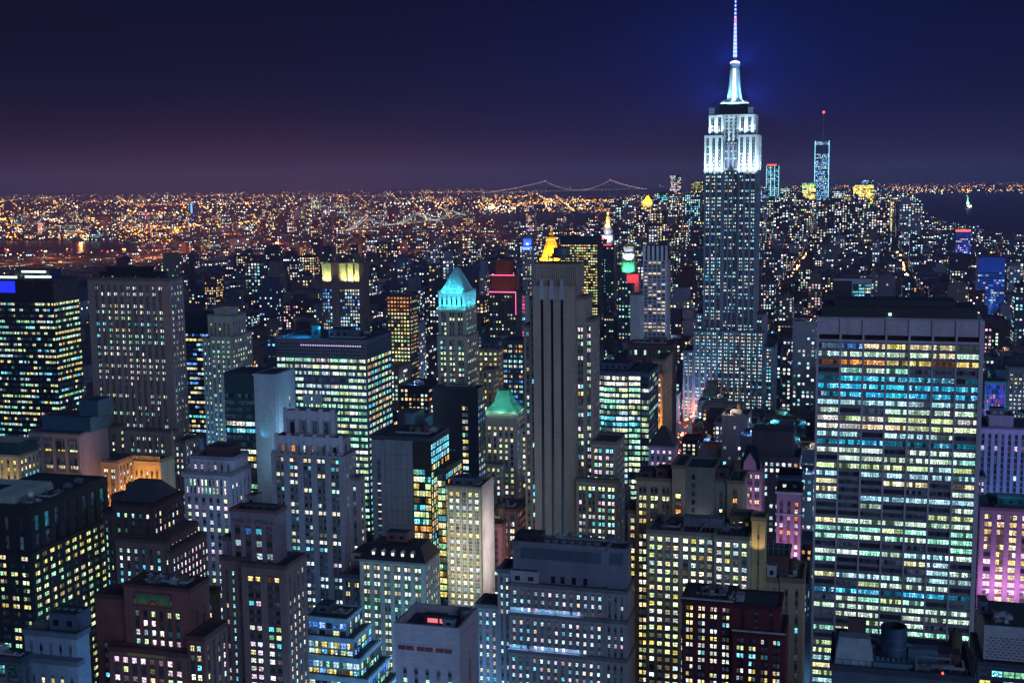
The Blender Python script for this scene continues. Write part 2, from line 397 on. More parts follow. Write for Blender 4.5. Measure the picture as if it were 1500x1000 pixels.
def tag(o, label=None, cat=None, group=None, kind=None):
    for k, v in (('label', label), ('category', cat), ('group', group), ('kind', kind)):
        if v: o[k] = v
    return o
def point(name, loc, col, watts, rad=1.0, parent=None):
    l = bpy.data.lights.new(name, 'POINT'); l.energy = watts; l.color = col; l.shadow_soft_size = rad
    o = bpy.data.objects.new(name, l); COL.objects.link(o); o.location = loc
    if parent: o.parent = parent
    return o
def spot(name, loc, to, col, watts, ang=70, rad=.5):
    l = bpy.data.lights.new(name, 'SPOT'); l.energy = watts; l.color = col; l.shadow_soft_size = rad; l.spot_size = math.radians(ang); l.spot_blend = .6
    o = bpy.data.objects.new(name, l); COL.objects.link(o); o.location = loc
    o.rotation_euler = (Vector(to) - Vector(loc)).to_track_quat('-Z', 'Y').to_euler(); return o
def area(name, loc, to, col, watts, sx_, sy_):
    l = bpy.data.lights.new(name, 'AREA'); l.shape = 'RECTANGLE'; l.energy = watts; l.color = col; l.size = sx_; l.size_y = sy_
    o = bpy.data.objects.new(name, l); COL.objects.link(o); o.location = loc
    o.rotation_euler = (Vector(to) - Vector(loc)).to_track_quat('-Z', 'Y').to_euler(); return o

# ------------------------------------------------------------------ ground and water
def sheet(name, pts, m, kind='structure'):
    b = MB().mat(m); b.face([tuple(p) for p in pts]); o = b.build(name); o['kind'] = kind; return o
asph = wall_mat('night_asphalt', (.035, .033, .034), .9, .5, .05, False)
sheet('ground', [(-40000, -300, 0), (40000, -300, 0), (40000, 34000, 0), (-40000, 34000, 0)], asph)
wat = plain('dark_water', (.004, .006, .012), .28, 0, .5)
WATER = [[(-60, 353), (172, 353), (205, 362), (200, 374), (-60, 376)],
         [(615, 322), (700, 316), (790, 312), (905, 314), (905, 330), (800, 336), (640, 334)],
         [(780, 277), (1025, 275), (1025, 281), (905, 290), (800, 287)],
         [(1338, 285), (1560, 283), (1560, 352), (1480, 351), (1420, 340), (1372, 326), (1345, 312)]]
for i, w in enumerate(WATER): sheet('water', [ground(x, y, .6) for x, y in w], wat)
def in_water(px, py):
    for w in WATER:
        c = False; n = len(w)
        for i in range(n):
            (x1, y1), (x2, y2) = w[i], w[i - 1]
            if (y1 > py) != (y2 > py) and px < (x2 - x1) * (py - y1) / (y2 - y1) + x1: c = not c
        if c: return True
    return False
# ------------------------------------------------------------------ the towers one can tell apart
def S(fh, bw, **k): return dict(fh=fh, bw=bw, **k)
ST = lambda n, r, g, b: wall_mat(n, lin(r, g, b))
GREY = ST('grey_limestone', 150, 142, 150); CREAM = ST('cream_limestone', 176, 164, 148); BROWN = ST('brown_brick', 122, 92, 90)
RED = ST('red_brick', 122, 78, 76); TAN = ST('tan_brick', 165, 140, 120); BLUEW = ST('pale_painted_wall', 140, 160, 185)
SLATE = ST('slate_panel', 82, 92, 112); CONC = ST('pale_concrete', 160, 158, 168); DKBR = ST('dark_brick', 84, 62, 66)
DGLASS = plain('tinted_curtain_wall', (.016, .024, .034), .2); TEALG = plain('teal_curtain_wall', (.02, .055, .075), .22)
BLACKM = plain('black_metal_panel', (.02, .022, .028), .5); PINKS = ST('rose_terracotta', 190, 140, 160); MAUVE = ST('mauve_limestone', 150, 128, 160)
COPPER = wall_mat('green_copper', (.10, .34, .28), .6)
LEADG = wall_mat('lead_roof', (.05, .055, .07), .6)

# --- dark office block, lower left
b = Bld('office_block', 'dark gridded office block with green-yellow lit windows and ribbed roof shed, lower left corner', 'building', -70, 46, 812, 164, 560, mat=BLACKM)
w, d, h = b.w, b.dep, b.h
sA = S(3.75, 5.6, ww=.66, wh=.5, sub=2, p=.78, rv=.2, pal=[YG, YG, YL, GN, WW], rc=.4, pd=.5, br=.95, mt=.3)
b.mass(0, w, 0, d, 0, h, {'F': sA, 'R': sA}, par=.8, core=DGLASS)
h2 = b.hz(748, w)
sM = S(9, 7, ww=.55, wh=.8, p=.12, pal=[CY, GN], br=.12, pd=.9, mt=3, mg=1)
b.mass(2, w - 1.5, 2, d - 1.5, h, h2, {'F': S(9, 7, ww=.3, wh=.7, p=.05, pd=.6, mt=3), 'R': sM}, mat=BLACKM, core=BLACKM)
rb = MB().mat(wall_mat('corrugated_shed', (.30, .34, .34)))
for i in range(15):
    x = w - 46 + i * 2.13; rb.frustum([(x, 9), (x + 2.1, 9), (x + 2.1, 38), (x, 38)], [(x + 1.0, 9), (x + 1.1, 9), (x + 1.1, 38), (x + 1.0, 38)], h2 + 2.5, h2 + 4.1)
rb.box(w - 46.2, w - 13.8, 8.8, 38, h2 + .2, h2 + 2.5); b.part('roof_shed', rb)
b.clutter(w - 13, w - 3, 4, d - 6, h2, 7)
dm = MB().mat(plain('white_dome', (.6, .62, .65))); dm.cyl(w - 9, 14, .3, h2, h2 + 2.4, 8)
for i in range(5): a0, a1 = math.pi * (i / 5 - .5), math.pi * ((i + 1) / 5 - .5); dm.cyl(w - 9, 14, 1.5 * math.cos(a0) + .01, h2 + 3.8 + 1.5 * math.sin(a0), h2 + 3.8 + 1.5 * math.sin(a1), 12, 1.5 * math.cos(a1), False)
b.part('radar_dome', dm)
b.pent(6, w - 50 if w > 60 else 14, 12, 26, h2, 4, BLACKM)

# --- brick tower with the tiled panel
b = Bld('brick_tower', 'red brick setback tower with green sunrise panel under its flat roof', 'building', 182, 277, 866, 311, 420, mat=RED)
w, d, h = b.w, b.dep, b.h
sB = S(3.4, 3.0, ww=.56, wh=.6, p=.8, rv=.2, pal=MIXW + [CY], mt=7.5, mg=3.2, pd=.5, sr=.25)
hb = b.hz(937, w); hc = b.hz(953, w)
b.mass(0, w, 0, d * .8, 0, h, {'F': sB, 'R': S(3.4, 4, ww=.45, wh=.55, p=.35, pal=MIXW, mt=8, mg=2)})
xl2 = b.lx(147, hb); xr2 = b.lx(303, hb)
b.mass(xl2 - 3, 0 - .6, 2.5, d * .8, 0, b.hz(880, 0), {'F': S(3.6, 5, ww=.3, wh=.5, p=.25, mt=16, pal=[ORG, CY])})
b.mass(b.lx(130, hb), xl2 - 3.6, 5, d * .7, 0, b.hz(905, 0), {'F': S(3.6, 5, ww=.25, wh=.4, p=.1, mt=12)})
sB2 = S(3.4, 3.3, ww=.62, wh=.62, p=.85, rv=.2, pal=MIXW + [YG, PK], mt=1.6, mg=1.2, pd=.45, sr=.3)
b.mass(-4, w + .8, -5, -.62, 0, hc, {'F': sB2}, mat=ST('red_brick_lower', 130, 86, 82))
b.mass(w + .9, w + 7, -4, d * .75, 0, b.hz(928, w), {'F': S(3.4, 3.1, ww=.7, wh=.6, p=.85, mt=1.6, pal=MIXW), 'R': S(3.4, 4.2, ww=.45, wh=.6, p=.6, mt=2, pal=MIXW)})
pz0, pz1 = h - 6.4, h - 1.2
p_ = MB().mat(wall_mat('red_tile_border', (.20, .04, .04), .5, .3, 1)).box(4.2, w * .74, -.75, -.2, pz0, pz1, True)
p_.mat(wall_mat('green_tile', (.05, .20, .11), .5, .3, 1)).box(4.9, w * .74 - .7, -.85, -.3, pz0 + .7, pz1 - .7, True)
gm = wall_mat('gold_tile', (.34, .23, .08), .5, .3, 1); cx = (4.2 + w * .74) / 2
def sun_fan(r0_, r1_, o, m):
    p_.mat(m); n = 12
    for i in range(n):
        a0, a1 = math.pi * i / n, math.pi * (i + 1) / n; q = lambda r, a: (cx + r * math.cos(a), -.85 - o, pz0 + .75 + r * math.sin(a))
        p_.face([q(r0_, a0), q(r1_, a0), q(r1_, a1), q(r0_, a1)][::-1] if False else [q(r1_, a0), q(r0_, a0), q(r0_, a1), q(r1_, a1)])
sun_fan(.01, 1.3, .03, gm); sun_fan(1.3, 1.9, .04, wall_mat('red_tile_border', (.20, .04, .04), .5, .3, 1)); sun_fan(1.9, 2.3, .05, gm)
for sgn in (-1, 1):
    p_.mat(gm)
    for k in range(5): x = cx + sgn * (2.9 + k * .6); p_.box(x - .25, x + .25, -.92, -.8, pz0 + .9 + (k % 2) * .5, pz0 + 2.4 + (k % 3) * .5, True)
    x = cx + sgn * 7.0; p_.box(x - .4, x + .4, -.92, -.8, pz0 + .8, pz0 + 2.6, True)
b.part('tile_panel', p_, 'green tiled panel with a half sun in a red border')
p2 = MB().mat(gm).box(3.6, w * .72, -5.75, -5.3, hc - 1.4, hc - .3, True); b.part('tile_band', p2)
b.clutter(2, w - 3, 3, d * .7, h, 7)
tk = MB().mat(plain('blue_grey_drum', (.05, .06, .10))); tk.cyl(w * .66, 7, 2.3, h + .1, h + 1.6, 18); b.part('roof_drum', tk)

# --- blue-white low house, lower left corner
b = Bld('painted_building', 'pale blue-grey low building with boxy cooling units on its roof, bottom left', 'building', 36, 112, 933, 130, 385, mat=BLUEW)
w, d, h = b.w, b.dep, b.h
z2 = b.hz(967, w)
b.mass(-1, w + 2, -3, -.6, 0, z2, {'F': S(4.0, 3.6, ww=.36, wh=.45, p=.55, pal=[YL, WW], mt=4.2, pd=.25)})
b.mass(0, w, 0, d, 0, h, {'F': S(4, 3.6, ww=.34, wh=.5, p=.25, pal=[(1, .1, .12), WW], br=.5, mt=2.6, pd=.25)})
b.pent(w * .34, w * .86, 4, 12, h, 5.5, SLATE, 'cooling_unit')
f = MB().mat(STEEL)
for x in (w * .38, w * .52, w * .66, w * .8): f.cyl(x, 8, 1.0, h + 5.7, h + 6.3, 12)
b.part('roof_fan', f); b.clutter(0, w * .3, 2, d - 2, h, 3)
b = Bld('rooftop_plant_house', 'dark steel louvred plant house on a roof at bottom left corner', 'building', -30, 30, 968, 42, 335, mat=SLATE)
b.mass(0, b.w, 0, b.dep, 0, b.h, {'F': S(3.6, 4, ww=.8, wh=.7, p=.05, mt=1, pal=[CY], br=.2), 'R': S(3.6, 4, ww=.6, wh=.6, p=.1, mt=1)}, core=BLACKM)
b.clutter(0, b.w, 0, b.dep, b.h, 4)

# --- stone tower with carved lettering
b = Bld('lettered_tower', 'brown stone tower with carved lettering on its penthouse and orange top windows', 'building', 318, 418, 832, 446, 470, mat=BROWN)
w, d, h = b.w, b.dep, b.h
sD = S(3.35, 6.6, ww=.7, wh=.58, sub=2, p=.72, rv=.35, pal=MIXW + [PK, CY], gap=1.0, mt=3.4, mg=1.2, pd=.4, sr=.5)
xa = w * .36
def topor(kt, j, q, nf, nb): return tint([ORG, YL], .8) if kt == 0 and R() < .8 else None
sF = dict(sD); sF['fn'] = topor
b.mass(xa, w, 0, d, 0, h, {'F': sF, 'R': S(3.35, 3.6, ww=.42, wh=.6, p=.72, pal=MIXW, mt=3.4, mg=1)})
def cyn(kt, j, q, nf, nb): return tint([GN, CY, CW], .8) if j == 1 else tint([WW, WH], .7) if j == 0 and R() < .35 else tuple(OFFC)
b.mass(0, xa - .01, 3, d, 0, h + 1, {'F': S(3.35, xa / 3.2, ww=.34, wh=.55, p=.2, mt=4, fn=cyn, mg=1)})
hp = b.hz(757, w * .8)
GP = ST('grey_stone_penthouse', 128, 112, 122)
b.mass(w * .14, w * .80, 5, d * .8, h, hp, {'F': S(4.4, 4.6, ww=.62, wh=.5, p=.3, pal=[CW, BL, CY], br=.6, mt=5.2, mg=.6, pd=.5, sm=RED)}, mat=GP)
b.mass(-.2, w * .135, 6, d * .7, h + 1, h + 8, {'F': S(6, 5, ww=.25, wh=.35, p=0, mt=1)}, mat=GP)
b.pent(w * .3, w * .74, 8, d * .6, hp, 2.2, LEADG); b.pent(w * .26, w * .38, 12, 18, hp, 4.5, GP)
try:
    cu = bpy.data.curves.new('lettering', 'FONT'); cu.body = 'BANK OF AMERICA'; cu.size = 2.5; cu.extrude = .06; cu.align_x = 'CENTER'; cu.space_character = 1.25
    to = bpy.data.objects.new('lettering', cu); COL.objects.link(to); bpy.context.view_layer.update()
    me = bpy.data.meshes.new_from_object(to.evaluated_get(bpy.context.evaluated_depsgraph_get())); bpy.data.objects.remove(to)
    lo = bpy.data.objects.new('carved_lettering', me); COL.objects.link(lo); me.materials.clear(); me.materials.append(plain('dark_letters', (.02, .018, .02)))
    lo.location = (w * .47, 5 - .52, hp - 4.3); lo.rotation_euler = (math.pi / 2, 0, 0)
    if abs(lo.dimensions.x) > 0: k = w * .58 / max(1, max(v.co.x for v in me.vertices) - min(v.co.x for v in me.vertices)); lo.scale = (k, 1, 1)
    b.parts.append(('carved_lettering', lo, None))
except Exception as ex: print('lettering', ex)

# --- yellow lit court block behind it
b = Bld('court_block', 'yellow-lit masonry block wedged between brick tower and lettered stone tower', 'building', 286, 313, 868, 322, 520, mat=TAN)
b.mass(0, b.w, 0, b.dep, 0, b.h, {'F': S(3.4, 3.2, ww=.6, wh=.6, p=.9, pal=[YG, YL, WW], mt=1.5, mg=.4)})
b.mass(-14, -.6, 4, b.dep, 0, b.h + 2, {'F': S(3.4, 3.2, ww=.6, wh=.6, p=.9, pal=[YG, YL, WW], mt=1.5, mg=.4)})

# --- stepped glass building
b = Bld('stepped_building', 'blue-teal glass building stepping down in four terraces toward the street', 'building', 446, 508, 908, 530, 520, mat=TEALG)
w, d, h = b.w, b.dep, b.h
FR = plain('pale_blue_frame', (.30, .42, .52), .4)
for i in range(5):
    ex = i * 4.2; z1 = h - i * 7.2
    st = S(3.4, 3.0, ww=.86, wh=.74, p=.85 if i else .45, rv=.3, pal=[CY, GN, CW, YG, YL, BL], rc=.7, mt=1.4, mg=.2, pd=.25, br=.75, pm=FR, sm=FR, panes=2)
    b.mass(0, w + ex, -ex * .8, d - .02 * i, 0 if i == 4 else z1 - 8, z1, {'F': st, 'R': st}, mat=FR, par=.5, core=TEALG)
b.pent(3, w * .45, 6, 14, h, 3.2, SLATE); b.clutter(w * .45, w - 1, 3, d - 4, h, 4)

# --- plain roof cube, bottom middle
b = Bld('blank_walled_building', 'plain mauve-grey building with red louvres under a black sunken roof', 'building', 577, 673, 934, 700, 440, mat=(FGR := ST('mauve_grey_render', 172, 158, 170)))
w, d, h = b.w, b.dep, b.h
z2 = b.hz(962, w)
b.mass(0, w, 0, d, z2, h, {'R': S(12, 9, ww=.01, wh=.1, p=0, mt=.1, pd=.1)}, par=0, roof=False)
sF = S(3.4, 4.2, ww=.36, wh=.5, p=.6, pal=[WW, YL, WH, GN], mt=5.6, mg=1.5, pd=.25)
b.mass(.3, w - .3, .3, d, 0, z2, {'F': sF, 'R': S(3.4, 4.2, ww=.3, wh=.6, p=.4, pal=[YL, WW], mt=2, mg=d * .7)}, par=0, roof=False)
wl = b.walls.mat(FGR)
wl.box(0, w, 0, 1, h, h + 3.6); wl.box(0, 1, 1, d, h, h + 3.59); wl.box(w - 1, w, 1, d, h, h + 3.59); wl.box(1, w - 1, d - 1, d, h, h + 3.58)
rf = MB().mat(ROOF).box(1, w - 1, 1, d - 1, h + .01, h + .2); b.part('roof', rf)
rl = MB().mat(plain('red_louvre', (.20, .03, .03)))
for i in range(3):
    for q in range(2):
        x = w * (.06 + .29 * i) + q * 3.2; rl.box(x, x + 2.9, -.15, .1, z2 + 1.0, z2 + 2.6, True)
b.part('louvre', rl)
lit = MB().mat(glow('red_room_light', lin(240, 120, 130), .8))
for x in (.36, .44, .55): lit.box(w * x, w * x + 2.0, d * .5, d * .5 + .2, h + .6, h + 2.2, True)
b.part('stair_window', lit)
b.pent(w * .3, w * .62, d * .5 + .3, d * .66, h, 3.0, DKBR); b.pent(w * .62, w * .8, d * .42, d * .5, h, 2.6, BLUEW)
tk = MB().mat(STEEL); tk.cyl(w * .86, d * .8, 2.4, h + .2, h + 4.4, 16); b.part('roof_tank', tk)

# --- broad block with even rows of small bright windows
b = Bld('broad_office_building', 'broad grey stone block with even rows of small blue-white windows, bottom centre', 'building', 702, 917, 868, 925, 505, mat=GREY)
w, d, h = b.w, max(b.dep, 17), b.h
x1 = b.lx(747, h); x0 = b.lx(727, h); xs = w * .86
def sG(p=.93, pal=None, **k): return S(3.55, 3.05, ww=.42, wh=.5, p=p, rv=.08, run=.9, pal=pal or [CW, CW, CY, CW, WH, PK, WW], rc=.1, mt=1.6, pd=.35, sr=.9, br=.85, **k)
tiers = [(0, h), (1.6, b.hz(912, w, -1.6)), (3.2, b.hz(968, w, -3.2))]
LT = wall_mat('lit_ledge', (.32, .36, .45))
for i, (o, zt) in enumerate(tiers):
    zb = tiers[i + 1][1] if i < 2 else 0
    b.mass(x1, xs - .01, -o, d, zb, zt, {'F': sG()}, roof=i == 0, par=.9)
    b.mass(xs, w + .3 * i, .8 - o, d, zb, zt - .4, {'F': sG(.6), 'R': S(3.55, 6, ww=.1, wh=.3, p=.1, mt=1.6)}, roof=i == 0, par=.9)
b.mass(x0, x1 - .01, 2, d, 0, b.hz(838, x0), {'F': sG(.8)})
b.mass(b.lx(700, h) - 2, x0 - .01, 3, d, 0, b.hz(893, x0), {'F': sG(.95)})
zp = b.hz(806, w * .97, 4)
b.mass(x1 + .4, xs - .02, 4, d - 2, h, zp, {}, mat=ST('grey_plant_wall', 118, 116, 134)); b.mass(xs, w - .4, 4, d - 2, h, zp - .3, {}, mat=ST('grey_plant_wall', 118, 116, 134))
PPM = plain('plant_panel', (.06, .09, .13))
for i in range(5): a = x1 + 4 + i * (xs - x1 - 6) / 5; b.part('louvre_panel', MB().mat(PPM).box(a, a + (xs - x1 - 6) / 5 - .4, 3.7, 4.1, zp - 6.2, zp - 1.6, True))
b.part('louvre_panel', MB().mat(PPM).box(xs + 1.5, w - 2, 3.7, 4.1, zp - 6.2, zp - 1.6, True))
for u in (.42, .52, .64, .76): b.part('door', MB().mat(DARK).box(x1 + (xs - x1) * u, x1 + (xs - x1) * u + 1.6, 3.72, 4.1, h + .6, h + 3.6, True))
b.pent(x1 + .2, x1 + (xs - x1) * .29, .8, 3.6, h, 5.6, CONC)
fn = MB().mat(STEEL)
for i in range(7): fn.cyl(x1 + 14 + i * (xs - x1 - 16) / 7, 9, 2.1, zp + .2, zp + 1.4, 16)
b.part('roof_fan', fn); b.pent(x1 + 1, x1 + 12, 6, 14, zp, 3.4, BLACKM); b.clutter(x1 + 14, w - 4, 12, d - 4, zp, 7)
for i in (1, 2):
    for x in (.28, .45, .62): area('terrace_floodlight', b.wp(w * x, -tiers[i][0] + .3, tiers[i][1] + 2.6), b.wp(w * x, -tiers[i][0] + .5, tiers[i][1]), (.25, .55, 1), 260, 9, .4)

# --- gothic crowned tower
b = Bld('gothic_tower', 'grey gothic tower with scalloped battlement crown and rooftop signboards', 'building', 398, 503, 668, 518, 600, mat=GREY)
w, d, h = b.w, max(b.dep, 14), b.h
sH = S(3.7, 7.4, ww=.62, wh=.5, sub=2, gap=.7, p=.68, rv=.3, pal=MIXW, mt=1.2, mg=.8, pd=1.0, sr=.35)
b.mass(0, w, 0, d, 0, h, {'F': sH, 'R': S(3.7, 4.2, ww=.4, wh=.55, p=.6, pal=MIXW, mt=1.2, pd=.7)}, par=0)
cr_ = MB().mat(GREY)
def crenel(x0, x1, y0, z, n, hh=2.0):
    for i in range(n):
        a = x0 + (x1 - x0) * i / n; cr_.box(a, a + (x1 - x0) / n * .55, y0 - .5, y0 + .6, z, z + hh)
SCM = ST('pale_grey_trim', 182, 172, 184)
def scallop(x0, x1, y0, z, n, hh, m=SCM):
    for i in range(n):
        a = x0 + (x1 - x0) * (i + .5) / n; r = (x1 - x0) / n * .36
        pts = [(a + r * math.cos(t), z + hh * .2 - r * math.sin(t) * .9) for t in [math.pi * k / 8 for k in range(9)]]
        cr_.mat(m).face([(x, y0 - .9, zz_) for x, zz_ in [(a - r, z + hh)] + pts[::-1] + [(a + r, z + hh)]])
        cr_.box(a - r, a + r, y0 - .88, y0, z + hh * .3, z + hh - .02)
    cr_.mat(m)
    for i in range(n + 1):
        a = x0 + (x1 - x0) * i / n; cr_.box(a - .8, a + .8, y0 - 1.3, y0 + .4, z - hh * 2.2, z + hh * 1.35)
crenel(0, w, 0, h, 12, 1.4)
z3 = b.hz(643, w * .97, 2); z4 = b.hz(606, w * .9, 5)
b.mass(w * .05, w * .95, 2.2, d - 2, h, z3, {'F': S(8, 6, ww=.4, wh=.72, p=.55, pal=[PK, CY, ORG, WH], br=.8, mt=3.5, pd=.6), 'R': S(8, 6, ww=.35, wh=.6, p=.4, mt=3, pal=[ORG, WW])}, par=.6)
scallop(w * .05, w * .95, 2.2, z3 - 2.6, 5, 3.2)
b.mass(w * .15, w * .82, 5, d - 4, z3, z4, {'F': S(9, 6, ww=.45, wh=.7, p=.0, mt=4, pd=.7)}, par=.6)
scallop(w * .15, w * .82, 5, z4 - 2.4, 4, 3.4)
b.part('crown', cr_)
z5 = z4 + 8.5; sg = MB().mat(STEEL)
for i in range(8): sg.box(w * .36 + i * 1.8, w * .36 + i * 1.8 + .25, 9, 9.3, z4 + .2, z5 - 5)
sg.mat(plain('weathered_signboard', (.36, .40, .46))).box(w * .36, w * .47, 8.7, 9.2, z5 - 5, z5, True).box(w * .49, w * .62, 8.7, 9.2, z5 - 5, z5, True); b.part('signboard', sg)
zs = b.hz(700, w + 3, 8); b.mass(w + .6, w + 5, 6, d - 1, 0, zs, {'F': S(3.7, 3.2, ww=.45, wh=.5, p=.5, mt=3, mg=.4), 'R': S(3.7, 4, ww=.4, wh=.5, p=.6, mt=3)}, par=1)
zs = b.hz(840, b.lx(560, 90), 0); b.mass(w + 1, b.lx(565, zs), -8, d - 8, 0, zs, {'F': S(4.4, 4.6, ww=.5, wh=.5, p=.55, mt=1.6, pal=[YL, WW], sub=2), 'R': S(4.4, 4.4, ww=.4, wh=.6, p=.5, mt=2)}, par=1.4, mat=GREY)
b.mass(b.lx(565, zs) + .5, b.lx(582, zs - 10), -8, d - 8, 0, zs - 9, {'F': S(4.0, 4.0, ww=.45, wh=.6, p=.5, mt=1.6), 'R': S(4, 4, ww=.4, wh=.6, p=.8, mt=2)}, mat=GREY)

# --- blank slab with glass flank
b = Bld('blank_slab_tower', 'windowless grey panelled slab with brightly lit glass flank', 'building', 543, 630, 648, 641, 635, mat=SLATE)
w, d, h = b.w, 30, b.h
PAN = ST('grey_wall_panel', 116, 124, 140)
x1, x2 = w * .24, w * .70
def slit(kt, j, q, nf, nb): return tint([WH, CW], .9) if kt > 2 else tuple(OFFC)
b.mass(0, x1 - .01, .6, d, 0, h, {'F': S(3.7, x1, ww=.3, wh=.16, p=1, fn=slit, mt=10, mg=.5, pd=.1)}, par=0, roof=False, mat=PAN)
b.mass(x1, x2, 0, d, 0, h, {}, par=.5, mat=PAN)
jm = MB().mat(plain('panel_joint', (.05, .055, .07)))
for k in range(1, 12): jm.box(x1 + .05, x2 - .05, -.02, .1, h - k * 7.4, h - k * 7.4 + .18, True)
for i in range(1, 5): jm.box(x1 + (x2 - x1) * i / 5 - .06, x1 + (x2 - x1) * i / 5 + .06, -.03, .1, 2, h - .6, True)
b.part('panel_joints', jm)
sI = S(3.7, 3.2, ww=.94, wh=.72, p=.85, rv=.2, pal=[YL, WW, YG, CY, ORG, GN], mt=1.0, mg=.1, pd=.3, panes=2, rc=.5)
def cyt(kt, j, q, nf, nb): return tint([CY, (.4, .8, 1)], 1.25) if kt < 3 else None
sI2 = dict(sI); sI2['fn'] = cyt
b.mass(x2 + .02, w, .5, d, 0, h, {'F': dict(sI, mt=14), 'R': sI2}, par=0, core=BLACKM, mat=BLACKM)
b.mass(w + .3, w + 5, 9, d + 6, 0, b.hz(690, w + 3, 9), {'F': sI, 'R': sI}, mat=BLACKM, core=BLACKM)
b.mass(w + 5.3, w + 10, 11, d + 6, 0, b.hz(712, w + 7, 11), {'F': sI, 'R': dict(sI, pal=[YG, WW, GN, YL])}, mat=BLACKM, core=BLACKM)
b.mass(0, w, .8, d, h, h + 1.2, {}, mat=LEADG); b.clutter(x1, w - 2, 4, d - 2, h + 1.2, 4)
t2 = MB().mat(DKBR).cyl(w * .78, 14, 1.9, h + 3, h + 6, 12); t2.cyl(w * .78, 14, 2, h + 6, h + 7.4, 12, .1)
for q in (-1, 1): t2.bar((w * .78 + q, 14, h + 1), (w * .78 + q, 14, h + 3), .3)
b.part('water_tank', t2)

# --- mansard building
b = Bld('mansard_building', 'cream stone building with black mansard roof and small lit dormers', 'building', 527, 622, 826, 640, 550, mat=CREAM)
w, d, h = b.w, max(b.dep, 20), b.h
sJ = S(3.7, 5.2, ww=.62, wh=.5, sub=2, gap=.5, p=.88, rv=.15, pal=[WH, YG, WW, CW, GN], mt=1.4, mg=.8, pd=.4)
b.mass(0, w, 0, d, 0, h, {'F': sJ, 'R': S(3.7, 3.4, ww=.45, wh=.55, p=.85, pal=[WW, YG, WH], mt=1.4)}, roof=False, par=.5)
mr = MB().mat(plain('black_slate', (.015, .017, .024), .6)).frustum(mr_lo := [(-.6, -.6), (w + .6, -.6), (w + .6, d + .6), (-.6, d + .6)], [(3.5, 4.5), (w - 3.5, 4.5), (w - 3.5, d - 3), (3.5, d - 3)], h + .5, h + 6.5); b.part('mansard_roof', mr)
for i in range(5):
    x = w * (.2 + .15 * i); dm = MB().mat(CREAM).box(x - .9, x + .9, 1.2, 4.4, h + 1.6, h + 4.2); dm.frustum([(x - 1.1, 1.0), (x + 1.1, 1.0), (x + 1.1, 4.4), (x - 1.1, 4.4)], [(x - .05, 1.0), (x + .05, 1.0), (x + .05, 4.4), (x - .05, 4.4)], h + 4.2, h + 5.2)
    dm.mat(glow('dormer_light', (1, .95, .75), 1.1)).box(x - .55, x + .55, 1.1, 1.3, h + 1.9, h + 3.8, True); b.part('dormer', dm)
b.pent(w * .3, w * .62, d * .5, d * .8, h + 6.5, 4, RED); b.pent(-6, -.6, 4, d, h - 2, 3.4, TAN)

# --- netted bright building
b = Bld('netted_building', 'pale building glowing yellow and white under scaffold netting', 'building', 655, 704, 716, 720, 590, mat=CREAM)
w, d, h = b.w, max(b.dep, 18), b.h
b.mass(0, w, 0, d, 0, h, {'F': S(3.4, 3.0, ww=.6, wh=.6, p=.92, pal=[YG, WH, WW, CW, YL], mt=1.4, mg=.4), 'R': S(3.4, 3.6, ww=.4, wh=.5, p=.5, pal=[WW, PK, BL], mt=1.4)}, mat=TAN)
sc_ = MB().mat(plain('scaffold_pole', (.4, .4, .36)))
for k in range(int(h / 1.7)): sc_.box(-.5, w + .8, -1.2, -1.1, 2 + k * 1.7, 2 + k * 1.7 + .14, True)
for i in range(9): sc_.box(w * i / 8, w * i / 8 + .12, -1.35, -1.22, 0, h + 1, True)
b.part('scaffold', sc_)
nm = bpy.data.materials.new('scaffold_netting'); nm.use_nodes = True; t = nm.node_tree; pb = t.nodes['Principled BSDF']
tx = N(t, 'ShaderNodeTexCoord'); n1 = N(t, 'ShaderNodeTexNoise'); n1.inputs['Scale'].default_value = .08; t.links.new(tx.outputs['Object'], n1.inputs['Vector'])
pb.inputs['Base Color'].default_value = (.55, .52, .5, 1); pb.inputs['Roughness'].default_value = .8
t.links.new(math_(t, 'MULTIPLY_ADD', n1.outputs[0], .9), pb.inputs['Alpha']); pb.inputs['Alpha'].links[0].from_node.inputs[2].default_value = .1
ne = MB().mat(nm); ne.box(w + 1.0, w + 1.08, -1.5, d, 0, h + 2, True); b.part('netting', ne)
area('scaffold_light', b.wp(w * .5, -14, h - 32), b.wp(w * .5, 0, h - 30), (.9, 1, .8), 4500, 16, 40)
area('scaffold_light', b.wp(w + 14, 4, h - 30), b.wp(w, 8, h - 30), (1, .85, .8), 6000, 10, 40)
b.pent(w * .1, w * .8, 3, 9, h, 4, SLATE); b.clutter(1, w - 1, 2, d - 2, h, 3)

# --- black slab
b = Bld('black_slab_tower', 'black windowless-fronted tower with one lit window column beside green copper roof', 'building', 633, 699, 571, 708, 715, mat=BLACKM)
w, d, h = b.w, 14, b.h
NV = plain('navy_panel', (.018, .028, .045), .35)
b.mass(0, w, 0, d, 0, h, {'R': S(4, 4, ww=.9, wh=.5, p=.5, pal=[CW, BL, PK], br=.45, mt=5, mg=.3, panes=2)}, mat=NV, par=.6)
for k in range(26):
    z = h - 12 - k * 3.9
    if R() < .8: b.win('F', (0, w, 0, d), w * .66, w * .66 + 3.4, z, z + 2.1, tint([WW, GN, CW, WH, YL]), 2)
for k in (6, 14, 21): b.win('F', (0, w, 0, d), w * .1, w * .5, h - 12 - k * 4, h - 11.7 - k * 4, (.05, .08, .12), 4)
b.clutter(1, w - 1, 2, d - 2, h, 4)

